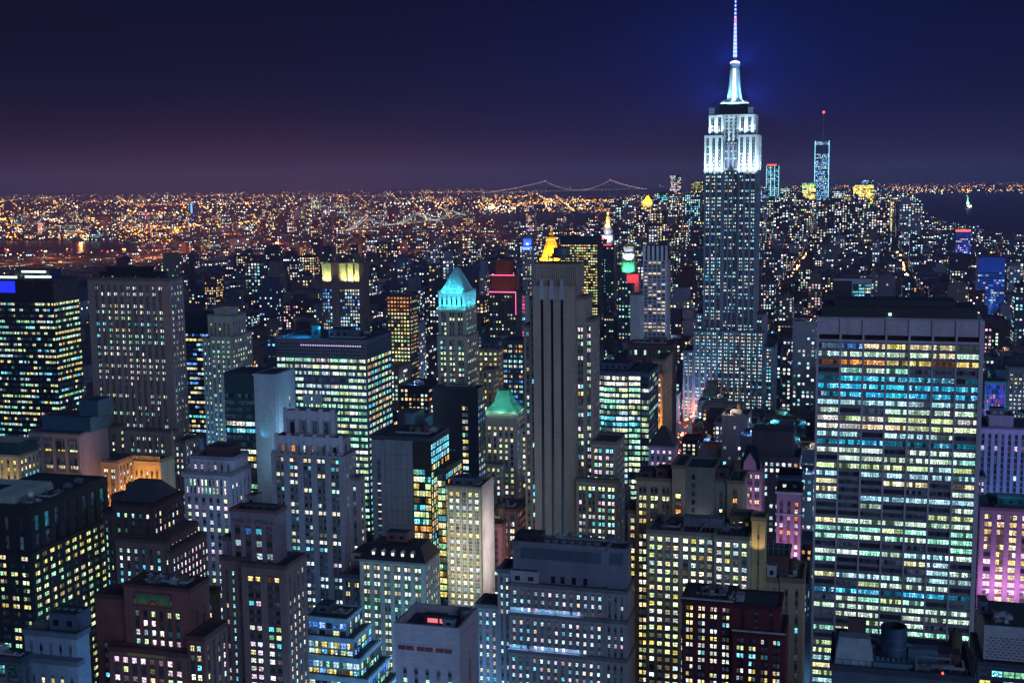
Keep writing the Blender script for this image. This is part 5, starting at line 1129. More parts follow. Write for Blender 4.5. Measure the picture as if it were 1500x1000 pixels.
b.mass(-22, -.3, 1, 30, 0, b.h, {}, mat=BLACKM, par=1); b.walls.mat(CONC).box(-22.2, b.w + .3, -.9, .2, b.h - 1.4, b.h + 1.4, True)
b = simple('blue_glass_tower', 'bright blue lit glass tower at far right edge', 1433, 1473, 378, 2000, 36, plain('blue_glass', (.05, .12, .4), .3), S(4, 4, ww=.9, wh=.6, p=.35, pal=[BL, CW, WW, (.05, .15, 1)], mt=22, panes=2, br=.7), core=plain('blue_glass', (.05, .12, .4), .3))
area('blue_floodlight', b.wp(b.w / 2, -60, b.h - 90), b.wp(b.w / 2, 0, b.h - 30), (.08, .3, 1), 42000, 50, 30)
b = simple('red_topped_tower', 'slim tower with cobalt lit shaft and red roof beacons', 1400, 1422, 340, 2600, 30, SLATE, S(4.4, 4, ww=.6, wh=.5, p=.4, pal=[WW, BL, PK], mt=8))
b.part('beacon', MB().mat(glow('red_strip', (1, .08, .06), 2.2)).box(0, b.w, -1, 0, b.h + 1, b.h + 5, True)); area('cobalt_floodlight', b.wp(b.w * .8, -50, b.h - 60), b.wp(b.w * .8, 0, b.h - 30), (.05, .12, 1), 60000, 10, 40)
b = simple('right_edge_office', 'dark stone office with even rows of white windows at right edge', 1478, 1560, 540, 1150, 30, DKBR, S(3.9, 4, ww=.55, wh=.5, p=.72, pal=[WW, WH, PK], sub=2, mt=5))
b = simple('indigo_screen_block', 'block front glowing with indigo and pink display light', 1443, 1474, 560, 1030, 20, SLATE, S(4, 4, ww=.94, wh=.8, p=1, rv=0, pal=[(.08, .12, .8), (.3, .1, .8), (.1, .3, .9), (.7, .15, .6)], mt=2, br=.55, panes=3), core=DGLASS)

# --- the spire skyscraper
b = Bld('spire_skyscraper', 'tallest skyscraper with white floodlit crown and blue lit spire', 'skyscraper', 1031.5, 1108.5, 249, -41, 1317, mat=wall_mat('blue_grey_limestone', lin(120, 124, 142)))
w, d, h = b.w, 41, b.h
sE = S(3.7, 6.1, ww=.58, wh=.5, sub=2, gap=.7, p=.62, rv=.33, run=.8, pal=[CW, CW, WH, CY, WW], rc=.3, mt=1.0, mg=.8, pd=.8, sr=.25, br=.9, sm=plain('dark_spandrel', (.05, .055, .065), .5))
def lowE(p): return dict(sE, p=p, rv=.1)
c0, c1 = w * .36, w * .645
def dim(kt, j, q, nf, nb): return None
z_ = lambda y: b.hz(y, w / 2)
b.mass(0, c0 - .02, 0, d, 0, h, {'F': sE}, par=0, roof=False); b.mass(c0, c1, 2.2, d - 2, 0, h + 26, {'F': dict(sE, bw=5.2, p=.5)}, par=0); b.mass(c1 + .02, w, 0, d, 0, h, {'F': sE, 'R': dict(sE, p=.5)}, par=0, roof=False)
LIMEW = wall_mat('pale_limestone', (.62, .64, .66))
z200, z167, z152 = z_(198), z_(168), z_(153)
sW = S(3.8, 6.4, ww=.5, wh=.55, sub=2, gap=.6, p=.12, pal=[CW], mt=2.5, mg=.3, pd=1.6, sr=.15, sm=plain('dark_spandrel', (.05, .055, .065), .5))
b.mass(.2, c0 - .1, .2, d - .2, h, z200, {'F': sW}, mat=LIMEW); b.mass(c1 + .1, w - .2, .2, d - .2, h, z200, {'F': sW, 'R': sW}, mat=LIMEW)
b.mass(w * .08, c0 - .1, 3, d - 3, z200, z167, {'F': dict(sW, p=0)}, mat=LIMEW); b.mass(c1 + .1, w * .93, 3, d - 3, z200, z167, {'F': dict(sW, p=0), 'R': sW}, mat=LIMEW); b.mass(c0, c1, 4, d - 4, h + 26, z167, {'F': dict(sE, p=.4, bw=5)}, mat=LIMEW)
b.mass(w * .26, w * .80, 8, d - 8, z167, z152, {}, mat=BLACKM)
for x in (w * .12, w * .86): b.mass(x - 2.4, x + 2.4, 4, 12, z167, z167 + 7, {}, mat=LIMEW, par=.4)
# mooring mast
mx_, my_ = w * .53, d / 2
ms = MB().mat(wall_mat('aluminium_mast', (.50, .56, .62), .45)); zm0, zm1 = z152, z_(87); hm = zm1 - zm0
ms.cyl(mx_, my_, 14.5, zm0, zm0 + 3.2, 24); ms.cyl(mx_, my_, 13.6, zm0 + 3.2, zm0 + 4.4, 24)
for (t0, r0_), (t1, r1_) in zip([(.06, 8.2), (.16, 6.6), (.36, 5.4), (.7, 4.8), (.86, 4.5), (.93, 5.2), (.96, 4.6)], [(.16, 6.6), (.36, 5.4), (.7, 4.8), (.86, 4.5), (.93, 5.2), (.96, 4.6), (1, 1.2)]): ms.cyl(mx_, my_, r0_, zm0 + hm * t0, zm0 + hm * t1, 20, r1_)
for k in range(4):                                                # winged buttresses
    a = math.radians(45 + 90 * k) ; ca, sa_ = math.cos(a), math.sin(a)
    for (t0, q0), (t1, q1) in zip([(.05, 12.5), (.16, 9.6), (.36, 7.4)], [(.16, 9.6), (.36, 7.4), (.8, 5.8)]):
        n_ = (-sa_ * .7, ca * .7)
        ms.frustum([(mx_ + n_[0], my_ + n_[1]), (mx_ - n_[0], my_ - n_[1]), (mx_ + ca * q0 - n_[0], my_ + sa_ * q0 - n_[1]), (mx_ + ca * q0 + n_[0], my_ + sa_ * q0 + n_[1])],
                   [(mx_ + n_[0], my_ + n_[1]), (mx_ - n_[0], my_ - n_[1]), (mx_ + ca * q1 - n_[0], my_ + sa_ * q1 - n_[1]), (mx_ + ca * q1 + n_[0], my_ + sa_ * q1 + n_[1])], zm0 + hm * t0, zm0 + hm * t1)
b.part('mast', ms)
gl = MB().mat(glow('mast_window_light', (.75, .95, 1), 1.5))
gl.box(mx_ - 1.9, mx_ + 1.9, my_ - 8.6, my_ - 7.6, zm0 + hm * .10, zm0 + hm * .16, True)
gl.frustum([(mx_ - 1.8, my_ - 7.3), (mx_ + 1.8, my_ - 7.3), (mx_ + 1.8, my_ - 6), (mx_ - 1.8, my_ - 6)], [(mx_ - 1.3, my_ - 5.3), (mx_ + 1.3, my_ - 5.3), (mx_ + 1.3, my_ - 4), (mx_ - 1.3, my_ - 4)], zm0 + hm * .14, zm0 + hm * .82); b.part('mast_window', gl)
gr_ = MB().mat(glow('gallery_light', (.55, .95, 1), 1.7)); gr_.cyl(mx_, my_, 14.7, zm0 + 1.0, zm0 + 2.3, 24, None, False); b.part('gallery_band', gr_)
sp = MB().mat(STEEL); zs = zm1; zt = z_(-6)
for (t0, q0, t1, q1) in ((0, 1.5, .35, 1.1), (.35, 1.1, .7, .7), (.7, .6, 1, .25)): sp.cyl(mx_, my_, q0, zs + (zt - zs) * t0, zs + (zt - zs) * t1, 10, q1)
b.part('spire', sp)
for k in range(15):
    z = zs + (zt - zs) * (.06 + .062 * k); r = 2.0 - .09 * k; an = MB().mat(glow('spire_light', (.16, .22, 1), 3.0) if k != 9 else glow('spire_red_light', (1, .12, .3), 2.0)); an.cyl(mx_, my_, r, z, z + (zt - zs) * (k_ if (k_ := .051) and k < 10 else .035), 8); b.part('spire_light', an)
b.part('beacon', MB().mat(glow('violet_beacon', (.8, .6, 1), 4)).cyl(mx_, my_, 5.4, zm1 - 2.2, zm1 - .4, 16, 3))
# crown flood lighting
for x, y in ((.05, -12), (.18, -16), (.32, -12), (.70, -12), (.82, -16), (.95, -12)): spot('crown_floodlight', b.wp(w * x, y, h - 8), b.wp(w * x, 1, h + 14), (.62, .88, 1), 52000, 75)
for x in (.12, .26, .74, .88): spot('crown_floodlight', b.wp(w * x, -4, z200 + 1), b.wp(w * x, 4, z200 + 14), (.62, .88, 1), 13000, 90)
for y in (6, 20, 34): spot('crown_floodlight', b.wp(w + 12, y, h - 6), b.wp(w, y, h + 16), (.62, .85, 1), 22000, 80)
for a in (-140, -90, -40, 20): spot('mast_floodlight', b.wp(mx_ + 17 * math.cos(math.radians(a)), my_ + 17 * math.sin(math.radians(a)), zm0 + 3), b.wp(mx_, my_, zm0 + 22), (.22, .62, 1), 26000, 80)
for zz_, rr_, pw_, up_ in ((zm1 - 1, 5.8, 1.0e6, 16), (zm0 + 8, 15.5, 1.3e6, 14), (z167 + 3, 30, .5e6, 14)):  # outward spots added around the spire to light the haze into a halo
    for a in (45, 135, 225, 315):
        ca, sa_ = math.cos(math.radians(a)), math.sin(math.radians(a))
        spot('spire_halo_fill', b.wp(mx_ + ca * rr_, my_ + sa_ * rr_, zz_), b.wp(mx_ + ca * (rr_ + 26), my_ + sa_ * (rr_ + 26), zz_ + up_), (.02, .13, 1), pw_ * .8, 120, 1.0)
# lower wings
z480, z505 = b.hz(462, w, -2), b.hz(508, w, -6)
xL1, xL2, xR1, xR2 = b.lx(1019, z480, 0), b.lx(1014, z505, 0), b.lx(1119, z480, 0), b.lx(1134, z505, 0)
b.mass(xL1, -.02, 1, d, 0, z480, {'F': lowE(.75)}); b.mass(w + .02, xR1, 1, d, 0, z480, {'F': lowE(.7), 'R': sE})
b.mass(xL1 - 1, xR1 + 1, -7, -.9, 0, b.hz(486, w, -7), {'F': dict(sE, p=.85, rv=.1)}, par=.8); b.mass(xR1 + 1.1, xR2, -6, d, 0, z505, {'F': lowE(.8), 'R': sE}); b.mass(xL2 - 9, xL1 - 1.1, -5, d, 0, b.hz(515, 0, -5), {'F': lowE(.7)})
ESB = b

# ------------------------------------------------------------------ far down town
GLB = plain('far_blue_glass', (.05, .10, .16), .3)
b = simple('glass_supertall', 'far tall glass tower with blue-white light edges and thin mast', 1194, 1215, 206, 6000, 62, GLB, S(8, 5.4, ww=.7, wh=.6, p=.9, rv=.15, pal=[(.35, .7, 1), (.5, .85, 1), BL, CW], br=1.9, mt=4, mg=1, fn=lambda kt, *a: OFFC if 1 < kt < 7 else None), core=GLB)
b.part('mast', MB().mat(STEEL).cyl(b.w * .55, 30, 2.2, b.h, b.h + 40, 8).cyl(b.w * .55, 30, 1.2, b.h + 40, b.h + 132, 8)); b.part('beacon', MB().mat(glow('red_beacon_far', (1, .05, .06), 4)).cyl(b.w * .55, 30, 5, b.h + 128, b.h + 138, 8))
ed = MB().mat(glow('edge_light', (.3, .8, 1), 1.7)); ed.box(-.5, 2, -.6, -.1, 60, b.h, True).box(b.w - 2, b.w + .5, -.6, -.1, 60, b.h, True); b.part('edge_light', ed)
b = simple('cyan_lined_tower', 'far tower with vertical cyan light lines and red roof lamps', 1123, 1141, 243, 6200, 46, GLB, S(9, 5, ww=.7, wh=.6, p=.75, pal=[CY, CW, (.3, .8, .9)], br=1.5, mt=4), core=GLB)
ed = MB().mat(glow('edge_light', (.3, .8, 1), 1.7))
for x in (0, .34, .66, 1): ed.box(b.w * x - 1, b.w * x + 1, -.8, -.1, 70, b.h, True)
b.part('edge_light', ed); b.part('beacon', MB().mat(glow('red_strip', (1, .08, .06), 2.2)).box(2, b.w * .8, -2, 2, b.h + 1, b.h + 8, True))
def far(name, label, xl, xr, yt, Y, pal, p=.85, fh=8, bw=7, br=2.0, mat=BLACKM, **k): return simple(name, label, xl, xr, yt, Y, 45, mat, S(fh, bw, ww=k.get('ww', .7), wh=k.get('ww', .62), p=p, rv=.15, pal=pal, br=br, mt=k.get('mt', 3), fn=k.get('fn')), S(fh, bw, ww=.6, wh=.6, p=p * .7, pal=pal, br=br * .6), par=.5)
far('lime_lit_tower', 'far tower glowing yellow-green left of the glass supertall', 1175, 1195, 267, 5800, [YG, YL], .95, ww=.84, fn=lambda kt, *a: tint([(.2, 1, .6)], .8) if kt == 0 else None)
far('golden_office_tower', 'far tower glowing solid yellow with blue-white roof line', 1250, 1280, 270, 6000, [(1, .85, .15), YL], 1.0, br=2.2, ww=.86)
far('bluish_back_tower', 'far slim tower with blue roof line behind the golden office tower', 1262, 1280, 263, 6300, [BL, CW], .7)
far('stubby_far_block', 'far stubby block right of the golden office tower', 1284, 1300, 287, 5700, [WW, YG], .6)
far('beige_lit_tower', 'far beige tower with even lit floors right of golden tower', 1300, 1325, 292, 5500, [WW, YL], .95, br=1.4, ww=.8)
far('dim_far_tower', 'far dim tower right of the cyan lined tower', 1143, 1157, 275, 6000, [CW, WW, GN], .7, br=1.4)
far('faceted_far_tower', 'far tall residential tower with mixed windows left of the spire skyscraper', 981, 998, 256, 5900, [WW, CW, PK], .7, br=1.6)
far('yellow_capped_tower', 'far dark tower with yellow lit stepped cap beside spire skyscraper', 1012, 1030, 265, 5600, [YG, YL], .7, fn=lambda kt, *a: tint([YG, YL], 1) if kt < 4 else OFFC if R() < .6 else None)
far('white_outlined_block', 'far dark block with white outlined facade left of spire skyscraper', 1003, 1026, 284, 4600, [CW, CY], .6, br=1.4)
far('teal_far_tower', 'far tower tinted teal behind small gold pyramid', 962, 978, 282, 5600, [GN, CY, YG], .7)
for (n_, lb, xl_, xr_, yt_, Y_, pl_) in (('far_office_tower', 'far broad tower with cool white floors just right of glass supertall', 1219, 1238, 279, 5700, [CW, WH]), ('far_office_tower', 'far tower with warm floors between supertall and golden tower', 1236, 1249, 288, 5400, [WW, YL]), ('far_office_tower', 'far low wide block lit cyan in front of the supertall', 1196, 1226, 311, 5000, [CY, GN, CW]),
    ('far_office_tower', 'far narrow tower with pinkish windows right of beige tower', 1329, 1340, 296, 5600, [PK, WW]), ('far_office_tower', 'far block of green-yellow windows left of lime lit tower', 1158, 1173, 291, 5300, [YG, GN]), ('far_office_tower', 'far squat tower with yellow windows below lime lit tower', 1170, 1190, 305, 4900, [YL, YG, WW]), ('far_office_tower', 'far bluish tower close against spire skyscraper right side', 1114, 1122, 276, 5500, [CW, BL])):
    far(n_, lb, xl_, xr_, yt_, Y_, pl_, .8, br=1.5)
b = far('far_gold_pyramid', 'far block with small glowing gold pyramid', 939, 957, 297, 5200, [YL, WW, ORG], .7)
za = b.h; b.part('gold_roof', MB().mat(GOLD).frustum([(4, 4), (b.w - 4, 4), (b.w - 4, 40), (4, 40)], [(b.w / 2 - 1, 21), (b.w / 2 + 1, 21), (b.w / 2 + 1, 23), (b.w / 2 - 1, 23)], za + .6, za + 32))
spot('gold_floodlight', b.wp(b.w / 2, -30, za), b.wp(b.w / 2, 22, za + 12), (1, .6, .12), 900000, 110)
far('striped_far_slab', 'far wide slab with dotted white rows left of campanile', 770, 782, 300, 5200, [WW, PK], .6, br=1.3)
far('far_lit_stack', 'far tower with green-yellow windows right of campanile', 898, 907, 300, 5000, [YG, GN, YL], .75)
far('pale_far_tower', 'far pale tower with bright white roof across the river', 455, 467, 292, 8200, [YG, WH, WW], .85, 10, 9, fn=lambda kt, *a: tint([WH], 1.3) if kt == 0 else None)
far('green_banded_block', 'far wide block with green lit roof band across the river', 500, 514, 309, 7400, [YG, YL, GN], .9, 10, 9, fn=lambda kt, *a: tint([GN], 1.2) if kt == 0 else None)
far('yellow_far_block', 'far block of yellow windows across the river', 431, 443, 303, 7800, [YG, YL], .85, 10, 9)
far('twin_far_slab', 'far dim twin slab with sparse yellow lights across the river', 395, 405, 305, 7600, [YL, WW], .5, 10, 9)
b = far('blue_lined_far_tower', 'far thin tower with a blue vertical light line across the river', 279, 284, 298, 8000, [BL], .2, 10, 9)
b.part('edge_light', MB().mat(glow('blue_line_light', (.1, .45, 1), 1.6)).box(0, b.w * .5, -2, -.5, 60, b.h, True))
for (xl, lab) in ((209, 'left of a pair of far power plant chimneys with red lamps'), (214.5, 'right of a pair of far power plant chimneys with red lamps')):
    b = Bld('chimney', lab, 'chimney', xl, xl + 2.2, 315, -12, 6600, mat=CONC); b.walls.mat(CONC).cyl(b.w / 2, 5, 5, 0, b.h, 12, 3.4); b.part('beacon', MB().mat(glow('red_beacon_far', (1, .05, .06), 4)).cyl(b.w / 2, 5, 5, b.h, b.h + 6, 8))

# --- statue in the harbour
P = at(1417, 301, 9300); P.z = 0
def empty(name, loc, label, cat, group=None):
    e = bpy.data.objects.new(name, None); COL.objects.link(e); e.location = loc; return tag(e, label, cat, group)
e = empty('statue', P, 'green floodlit statue with raised torch on pedestal in the harbour', 'statue')
m = MB().mat(CONC); m.frustum(m.rect(-26, 26, -26, 26), m.rect(-24, 24, -24, 24), 0, 18); m.frustum(m.rect(-10, 10, -10, 10), m.rect(-6.5, 6.5, -6.5, 6.5), 18, 47); m.build('pedestal', e)
m = MB().mat(COPPER)
for z0_, r_0, z1_, r_1 in ((47, 6.4, 56, 5.2), (56, 5.2, 68, 4.4), (68, 4.4, 76, 4.8), (76, 4.8, 79, 1.8), (79, 1.8, 80, 2.0), (80, 2.4, 84, 2.4), (84, 2.4, 86, 1.4)): m.cyl(0, 0, r_0, z0_, z1_, 12, r_1)
m.bar((-3.6, 0, 75), (-5.2, 0, 84), 2.2); m.bar((-5.2, 0, 84), (-5.6, 0, 90), 1.6); m.bar((3.6, -1, 75), (4.6, -3, 66), 2.2); m.box(3.4, 5.8, -5, -3, 63, 70, True)
for k in range(7): a = math.pi * k / 6; m.bar((2 * math.cos(a), 0, 84 + 1.5 * math.sin(a)), (4 * math.cos(a), 0, 85 + 4 * math.sin(a)), .5)
m.build('figure', e); MB().mat(glow('torch_flame', (1, .8, .3), 4)).cyl(-5.6, 0, 1.6, 90, 93.5, 8, .3).build('torch', e)
spot('statue_floodlight', P + Vector((0, -60, 20)), P + Vector((0, 0, 60)), (.45, 1, .7), 1500000, 60); spot('pedestal_floodlight', P + Vector((20, -60, 8)), P + Vector((0, 0, 30)), (.9, 1, .6), 900000, 60)

# --- bridges
def bridge(name, label, pts, ztow, zdeck, wt, col, lampc, ls, sag):
    """pts: two tower ground points and two outer anchor points"""
    a0, t0, t1, a1 = pts; e = empty(name, t0, label, 'bridge'); o = t0
    L = lambda p, z: (p.x - o.x, p.y - o.y, z)
    dr = (t1 - t0).normalized(); nn_ = Vector((-dr.y, dr.x, 0))
    for tt in (t0, t1):
        m = MB().mat(col)
        for s_ in (-1, 1): q = tt + nn_ * wt * s_; m.bar(L(q, 0), L(q, ztow), wt * .34)
        for zf_ in (.45, .75, .97): m.bar(L(tt - nn_ * wt, ztow * zf_), L(tt + nn_ * wt, ztow * zf_), wt * .3)
        m.build('bridge_tower', e)
        MB().mat(glow('red_beacon_far', (1, .05, .06), 4)).box(L(tt, 0)[0] - ls, L(tt, 0)[0] + ls, L(tt, 0)[1] - ls, L(tt, 0)[1] + ls, ztow + 1, ztow + 1 + 2 * ls, True).build('beacon', e)
    m = MB().mat(col); m.bar(L(a0, zdeck), L(a1, zdeck), wt * .5); m.build('deck', e)
    cb = MB().mat(col); lp = MB().mat(glow('cable_light_' + name, lampc, 1.5)); dl = MB().mat(glow('deck_light_' + name, (1, .7, .3), 2.0))
    def cable(p, q, zp, zq, sg):
        n = 26; pr_ = None
        for i in range(n + 1):
            t = i / n; c = p.lerp(q, t); z = zp + (zq - zp) * t - sg * 4 * t * (1 - t)
            for s_ in (-.9, .9):
                c2 = c + nn_ * wt * s_; x, y, _ = L(c2, 0)
                if pr_: cb.bar(pr_[s_], (x, y, z), ls * .5)
                lp.box(x - ls * .6, x + ls * .6, y - ls * .6, y + ls * .6, z - ls * .6, z + ls * .6, True)
            pr_ = {s_: L(c + nn_ * wt * s_, z) for s_ in (-.9, .9)}
    cable(t0, t1, ztow, ztow, sag); cable(a0, t0, zdeck + 3, ztow, sag * .12); cable(t1, a1, ztow, zdeck + 3, sag * .12)
    for i in range(41):
        c = a0.lerp(a1, i / 40); x, y, _ = L(c, 0); dl.box(x - ls * .6, x + ls * .6, y - ls * .6, y + ls * .6, zdeck + 6, zdeck + 6 + ls, True)
    cb.build('cable', e); o_ = lp.build('cable_light', e); o_['kind'] = 'stuff'; o_ = dl.build('deck_light', e); o_['kind'] = 'stuff'
BST = plain('bridge_steel', (.16, .17, .2), .5)
g0 = lambda px, Y: Vector((at(px, 300, Y).x, Y, 0))
t0, t1 = g0(799, 16400), g0(894, 17400); dv = t1 - t0
bridge('far_suspension_bridge', 'long far suspension bridge with lit cables on the horizon', (t0 - dv * .85, t0, t1, t1 + dv * .6), 208, 72, 17, BST, (.95, .75, .7), 5.0, 125)
t0, t1 = g0(536, 5600), g0(606, 6150); dv = t1 - t0
bridge('twin_cable_bridge', 'suspension bridge with two swags of white cable lights at left', (t0 - dv * .35, t0, t1, t1 + dv * .6), 98, 42, 9, BST, (.85, .95, 1), 1.7, 48)
t0, t1 = g0(612, 6450), g0(662, 6900); dv = t1 - t0
bridge('green_lamp_bridge', 'smaller suspension bridge with greenish lamp strings right of the twin cable bridge', (t0 - dv * .5, t0, t1, t1 + dv * .7), 84, 40, 8, BST, (.6, 1, .8), 1.7, 40)
# ------------------------------------------------------------------ visibility raster (3 px cells) to learn which towers and windows show
GW, GH = 500, 334
own = np.full((GH, GW), -1, dtype=np.int32)
def screen_rect(cs):
    p = [proj(c) for c in cs]; return min(q[0] for q in p), max(q[0] for q in p), min(q[1] for q in p), max(q[1] for q in p)
def corners(b, bx):
    x0, x1, y0, y1, z0, z1 = bx
    return [b.wp(x, y, z) for x in (x0, x1) for y in (y0, y1) for z in (z0, z1)]
class Fill:
    __slots__ = ('o', 'u', 'd', 'w', 'dep', 'h', 'Y', 'vis', 'id', 'rect')
GU, GD = Vector((math.cos(GRID), -math.sin(GRID), 0)), Vector((math.sin(GRID), math.cos(GRID), 0))
hero_fp = []
for b in Bld.ALL:
    for bx in b.boxes:
        a = [b.wp(x, y, 0) for x in (bx[0], bx[1]) for y in (bx[2], bx[3])]
        A = [v.dot(GU) for v in a]; B = [v.dot(GD) for v in a]; hero_fp.append((min(A) - 3, max(A) + 3, min(B) - 3, max(B) + 3))
HF = np.array(hero_fp)
def free(a0, a1, b0, b1): return not bool(np.any((HF[:, 0] < a1) & (HF[:, 1] > a0) & (HF[:, 2] < b1) & (HF[:, 3] > b0)))
rng = random.Random(5)
fills = []
AV = [0]; 
for k in (140, 280, 420, 560, 800, 1050, 1300, 1550, 1800, 2050, 2300, 2550, 2800, 3050, 3300): AV.append(-k)
for k in (280, 560, 840, 1120, 1400, 1680, 1960, 2240, 2520, 2800, 3100): AV.append(k)
AV.sort()
F0 = Vector((2, 640, 0)).dot(GU)                                   # the avenue left of the striped tower
def add_fill(a0, w, b0, dep, h):
    f = Fill(); f.o = GU * a0 + GD * b0; f.u, f.d, f.w, f.dep, f.h = GU, GD, w, dep, h; f.Y = f.o.y
    cs = [f.o + GU * x + GD * y + Vector((0, 0, z)) for x in (0, w) for y in (0, dep) for z in (0, h)]
    if min(c.y for c in cs) < 60: return
    f.rect = screen_rect(cs)
    if f.rect[1] < -60 or f.rect[0] > 1560 or f.rect[2] > 1030: return
    if f.rect[2] < 262: return
    if f.Y < 640 and f.rect[2] < 990: return
    fills.append(f)
bb = 250
while bb < 7000:
    big = bb > 2600
    for ai in range(len(AV) - 1):
        A0, A1 = F0 + AV[ai] + 14, F0 + AV[ai + 1] - 14
        for half in (0, 1):
            a = A0 + rng.uniform(0, 3)
            b0 = bb + half * 31; dep = 29.5
            while a < A1 - 8:
                wd = rng.uniform(12, 34) * (1.35 if big else 1); wd = min(wd, A1 - a)
                mid = GU * (a + wd / 2) + GD * (b0 + 15)
                wdt = wd - .6; a0 = a; a += wd
                if mid.y < 200 or abs(mid.x) > .46 * mid.y: continue
                px, py = proj((mid.x, mid.y, 0))
                if in_water(px, py): continue
                left = px < 880
                if mid.y > 4650 and left and py < 352 and mid.y > 4500 + max(0, px - 200) * 3: continue
                q = rng.random()
                if mid.y < 900: hh = rng.uniform(22, 74) if q < .85 else rng.uniform(70, 96)
                elif mid.y < 1500: hh = rng.uniform(20, 72) if q < .88 else rng.uniform(70, 105)
                elif mid.y < 2600: hh = rng.uniform(15, 52) if q < .93 else rng.uniform(60, 112)
                elif mid.y < 4400: hh = rng.uniform(11, 30) if q < .95 else rng.uniform(40, 82)
                else: hh = (rng.uniform(25, 90) if q < .75 else rng.uniform(90, 165)) if 900 < px < 1345 else rng.uniform(10, 40)
                if px < 260 and mid.y > 2700: hh = min(hh, rng.uniform(8, 18))
                if px > 1350 and mid.y > 2600: hh = min(hh, 36)
                if mid.y < 640: hh = min(hh, EYE - (1000 - 256) / FPX * mid.y * .99)
                elif 950 < px < 1200 and mid.y < 1330: hh = EYE - (rng.choice((572, 600, 630, 660, 690, 720)) + rng.uniform(0, 40) - 256) / FPX * mid.y * 1.02 if rng.random() < .6 else rng.uniform(18, 46); hh = rng.uniform(16, 40) if px < 1003 or mid.y < 760 else max(16, hh - (25 if px > 1090 else 0))
                elif px > 1380 and mid.y < 1150: hh = min(hh, rng.uniform(10, 18) if mid.y < 900 else rng.uniform(25, 60))
                elif mid.y < 900: hh = min(hh, rng.uniform(30, 75))
                if hh < 8: continue
                if not free(a0, a0 + wdt, b0, b0 + dep): continue
                add_fill(a0, wdt, b0, dep, hh)
    bb += 80
for _ in range(900):
    px = rng.uniform(-40, 900); Y_ = rng.uniform(5200, 9500); q = at(px, 300, Y_); gx, gy = proj((q.x, Y_, 0))
    if in_water(gx, gy) or (px < 200 and Y_ < 5600): continue
    v = Vector((q.x, Y_, 0)); cl_ = 380 < px < 570
    add_fill(v.dot(GU), rng.uniform(20, 60), v.dot(GD), rng.uniform(20, 40), (rng.uniform(25, 125) if rng.random() < .5 else rng.uniform(12, 40)) if cl_ else (rng.uniform(10, 30) if rng.random() < .82 else rng.uniform(30, 80)))
print('fills', len(fills))
items = []
for i, b in enumerate(Bld.ALL):
    for bx in b.boxes: items.append((min(c.y for c in corners(b, bx)), screen_rect(corners(b, bx)), i))
for j, f in enumerate(fills): items.append((f.Y, f.rect, 10000 + j)); f.vis = 0; f.id = 10000 + j
items.sort(key=lambda t: t[0])
for _, (xa, xb_, ya, yb), i in items:
    x0, x1, y0, y1 = max(0, int(round(xa / 3))), min(GW, int(round(xb_ / 3))), max(0, int(round(ya / 3))), min(GH, int(round(yb / 3)))
    if x1 <= x0 or y1 <= y0: continue
    sub = own[y0:y1, x0:x1]; m = sub == -1
    if i >= 10000: fills[i - 10000].vis += int(m.sum())
    sub[m] = i
HID = {id(b): i for i, b in enumerate(Bld.ALL)}
def vis(b, px, py):
    x, y = int(px / 3), int(py / 3)
    return 0 <= x < GW and 0 <= y < GH and own[y, x] == HID[id(b)]
for b in Bld.ALL: b.finish(vis)

# ------------------------------------------------------------------ filler buildings
fm = lambda n, r, g, bb_: wall_mat(n, lin(r, g, bb_))
FMAT = [('brown brick', fm('dim_brown_brick', 92, 66, 66)), ('grey stone', fm('dim_grey_stone', 100, 96, 108)), ('dark brick', fm('dim_dark_brick', 62, 46, 52)), ('slate-coloured', fm('dim_slate', 58, 68, 86)), ('tan', fm('dim_tan', 112, 96, 86)), ('black', BLACKM), ('reddish', fm('dim_red_brick', 86, 46, 48)), ('pale', fm('dim_pale', 128, 126, 140))]
FPAL = [('warm', [WW, YL, ORG, WW]), ('cool', [CW, CY, WH, CW]), ('white', [WH, WH, WW, CW]), ('greenish', [YG, GN, WH]), ('pinkish', [PK, WW, (1, .5, .6)])]
def fill_windows(f, p, pal, frame, br=1.0):
    Y = f.Y; k = 1.0 if Y < 1300 else 1.2 if Y < 2400 else 1.7 if Y < 4200 else 2.4
    fh, bw = 3.7 * k, 3.4 * k; out = []
    for face in ('F', 'R', 'L'):
        L = f.w if face == 'F' else f.dep
        if face == 'R' and f.o.x > .27 * Y: continue
        if face == 'L' and f.o.x < .27 * Y: continue
        nb = max(1, int((L - 1) / bw)); nf = max(1, int((f.h - 2) / fh)); bw_ = (L - 1) / nb
        pf = p if face == 'F' else p * .8
        for r in range(nf):
            z0 = f.h - 2 - r * fh - fh * .75; z1 = z0 + fh * .52; rowc = rng.choice(pal); rp = pf * rng.choice((.4, 1.0, 1.4, 2.0))
            for j in range(nb):
                if rng.random() > rp: continue
                u0 = .5 + (j + .22) * bw_; u1 = .5 + (j + .78) * bw_; g = br * rng.uniform(.35, 1.5) ** 1.3 * 1.2; c = rowc if rng.random() < .45 else rng.choice(pal) if rng.random() < .75 else rng.choice((PK, ORG, BL, CW, YL)); c = tuple(x * g for x in c)
                if face == 'F': q = [(u0, -.12, z0), (u1, -.12, z0), (u1, -.12, z1), (u0, -.12, z1)]
                elif face == 'R': q = [(f.w + .12, u0, z0), (f.w + .12, u1, z0), (f.w + .12, u1, z1), (f.w + .12, u0, z1)]
                else: q = [(-.12, u1, z0), (-.12, u0, z0), (-.12, u0, z1), (-.12, u1, z1)]
                if frame == 'w': q = [tuple(f.o + f.u * x + f.d * y + Vector((0, 0, z))) for x, y, z in q]
                out.append((*q, c, 1, face))
    return out
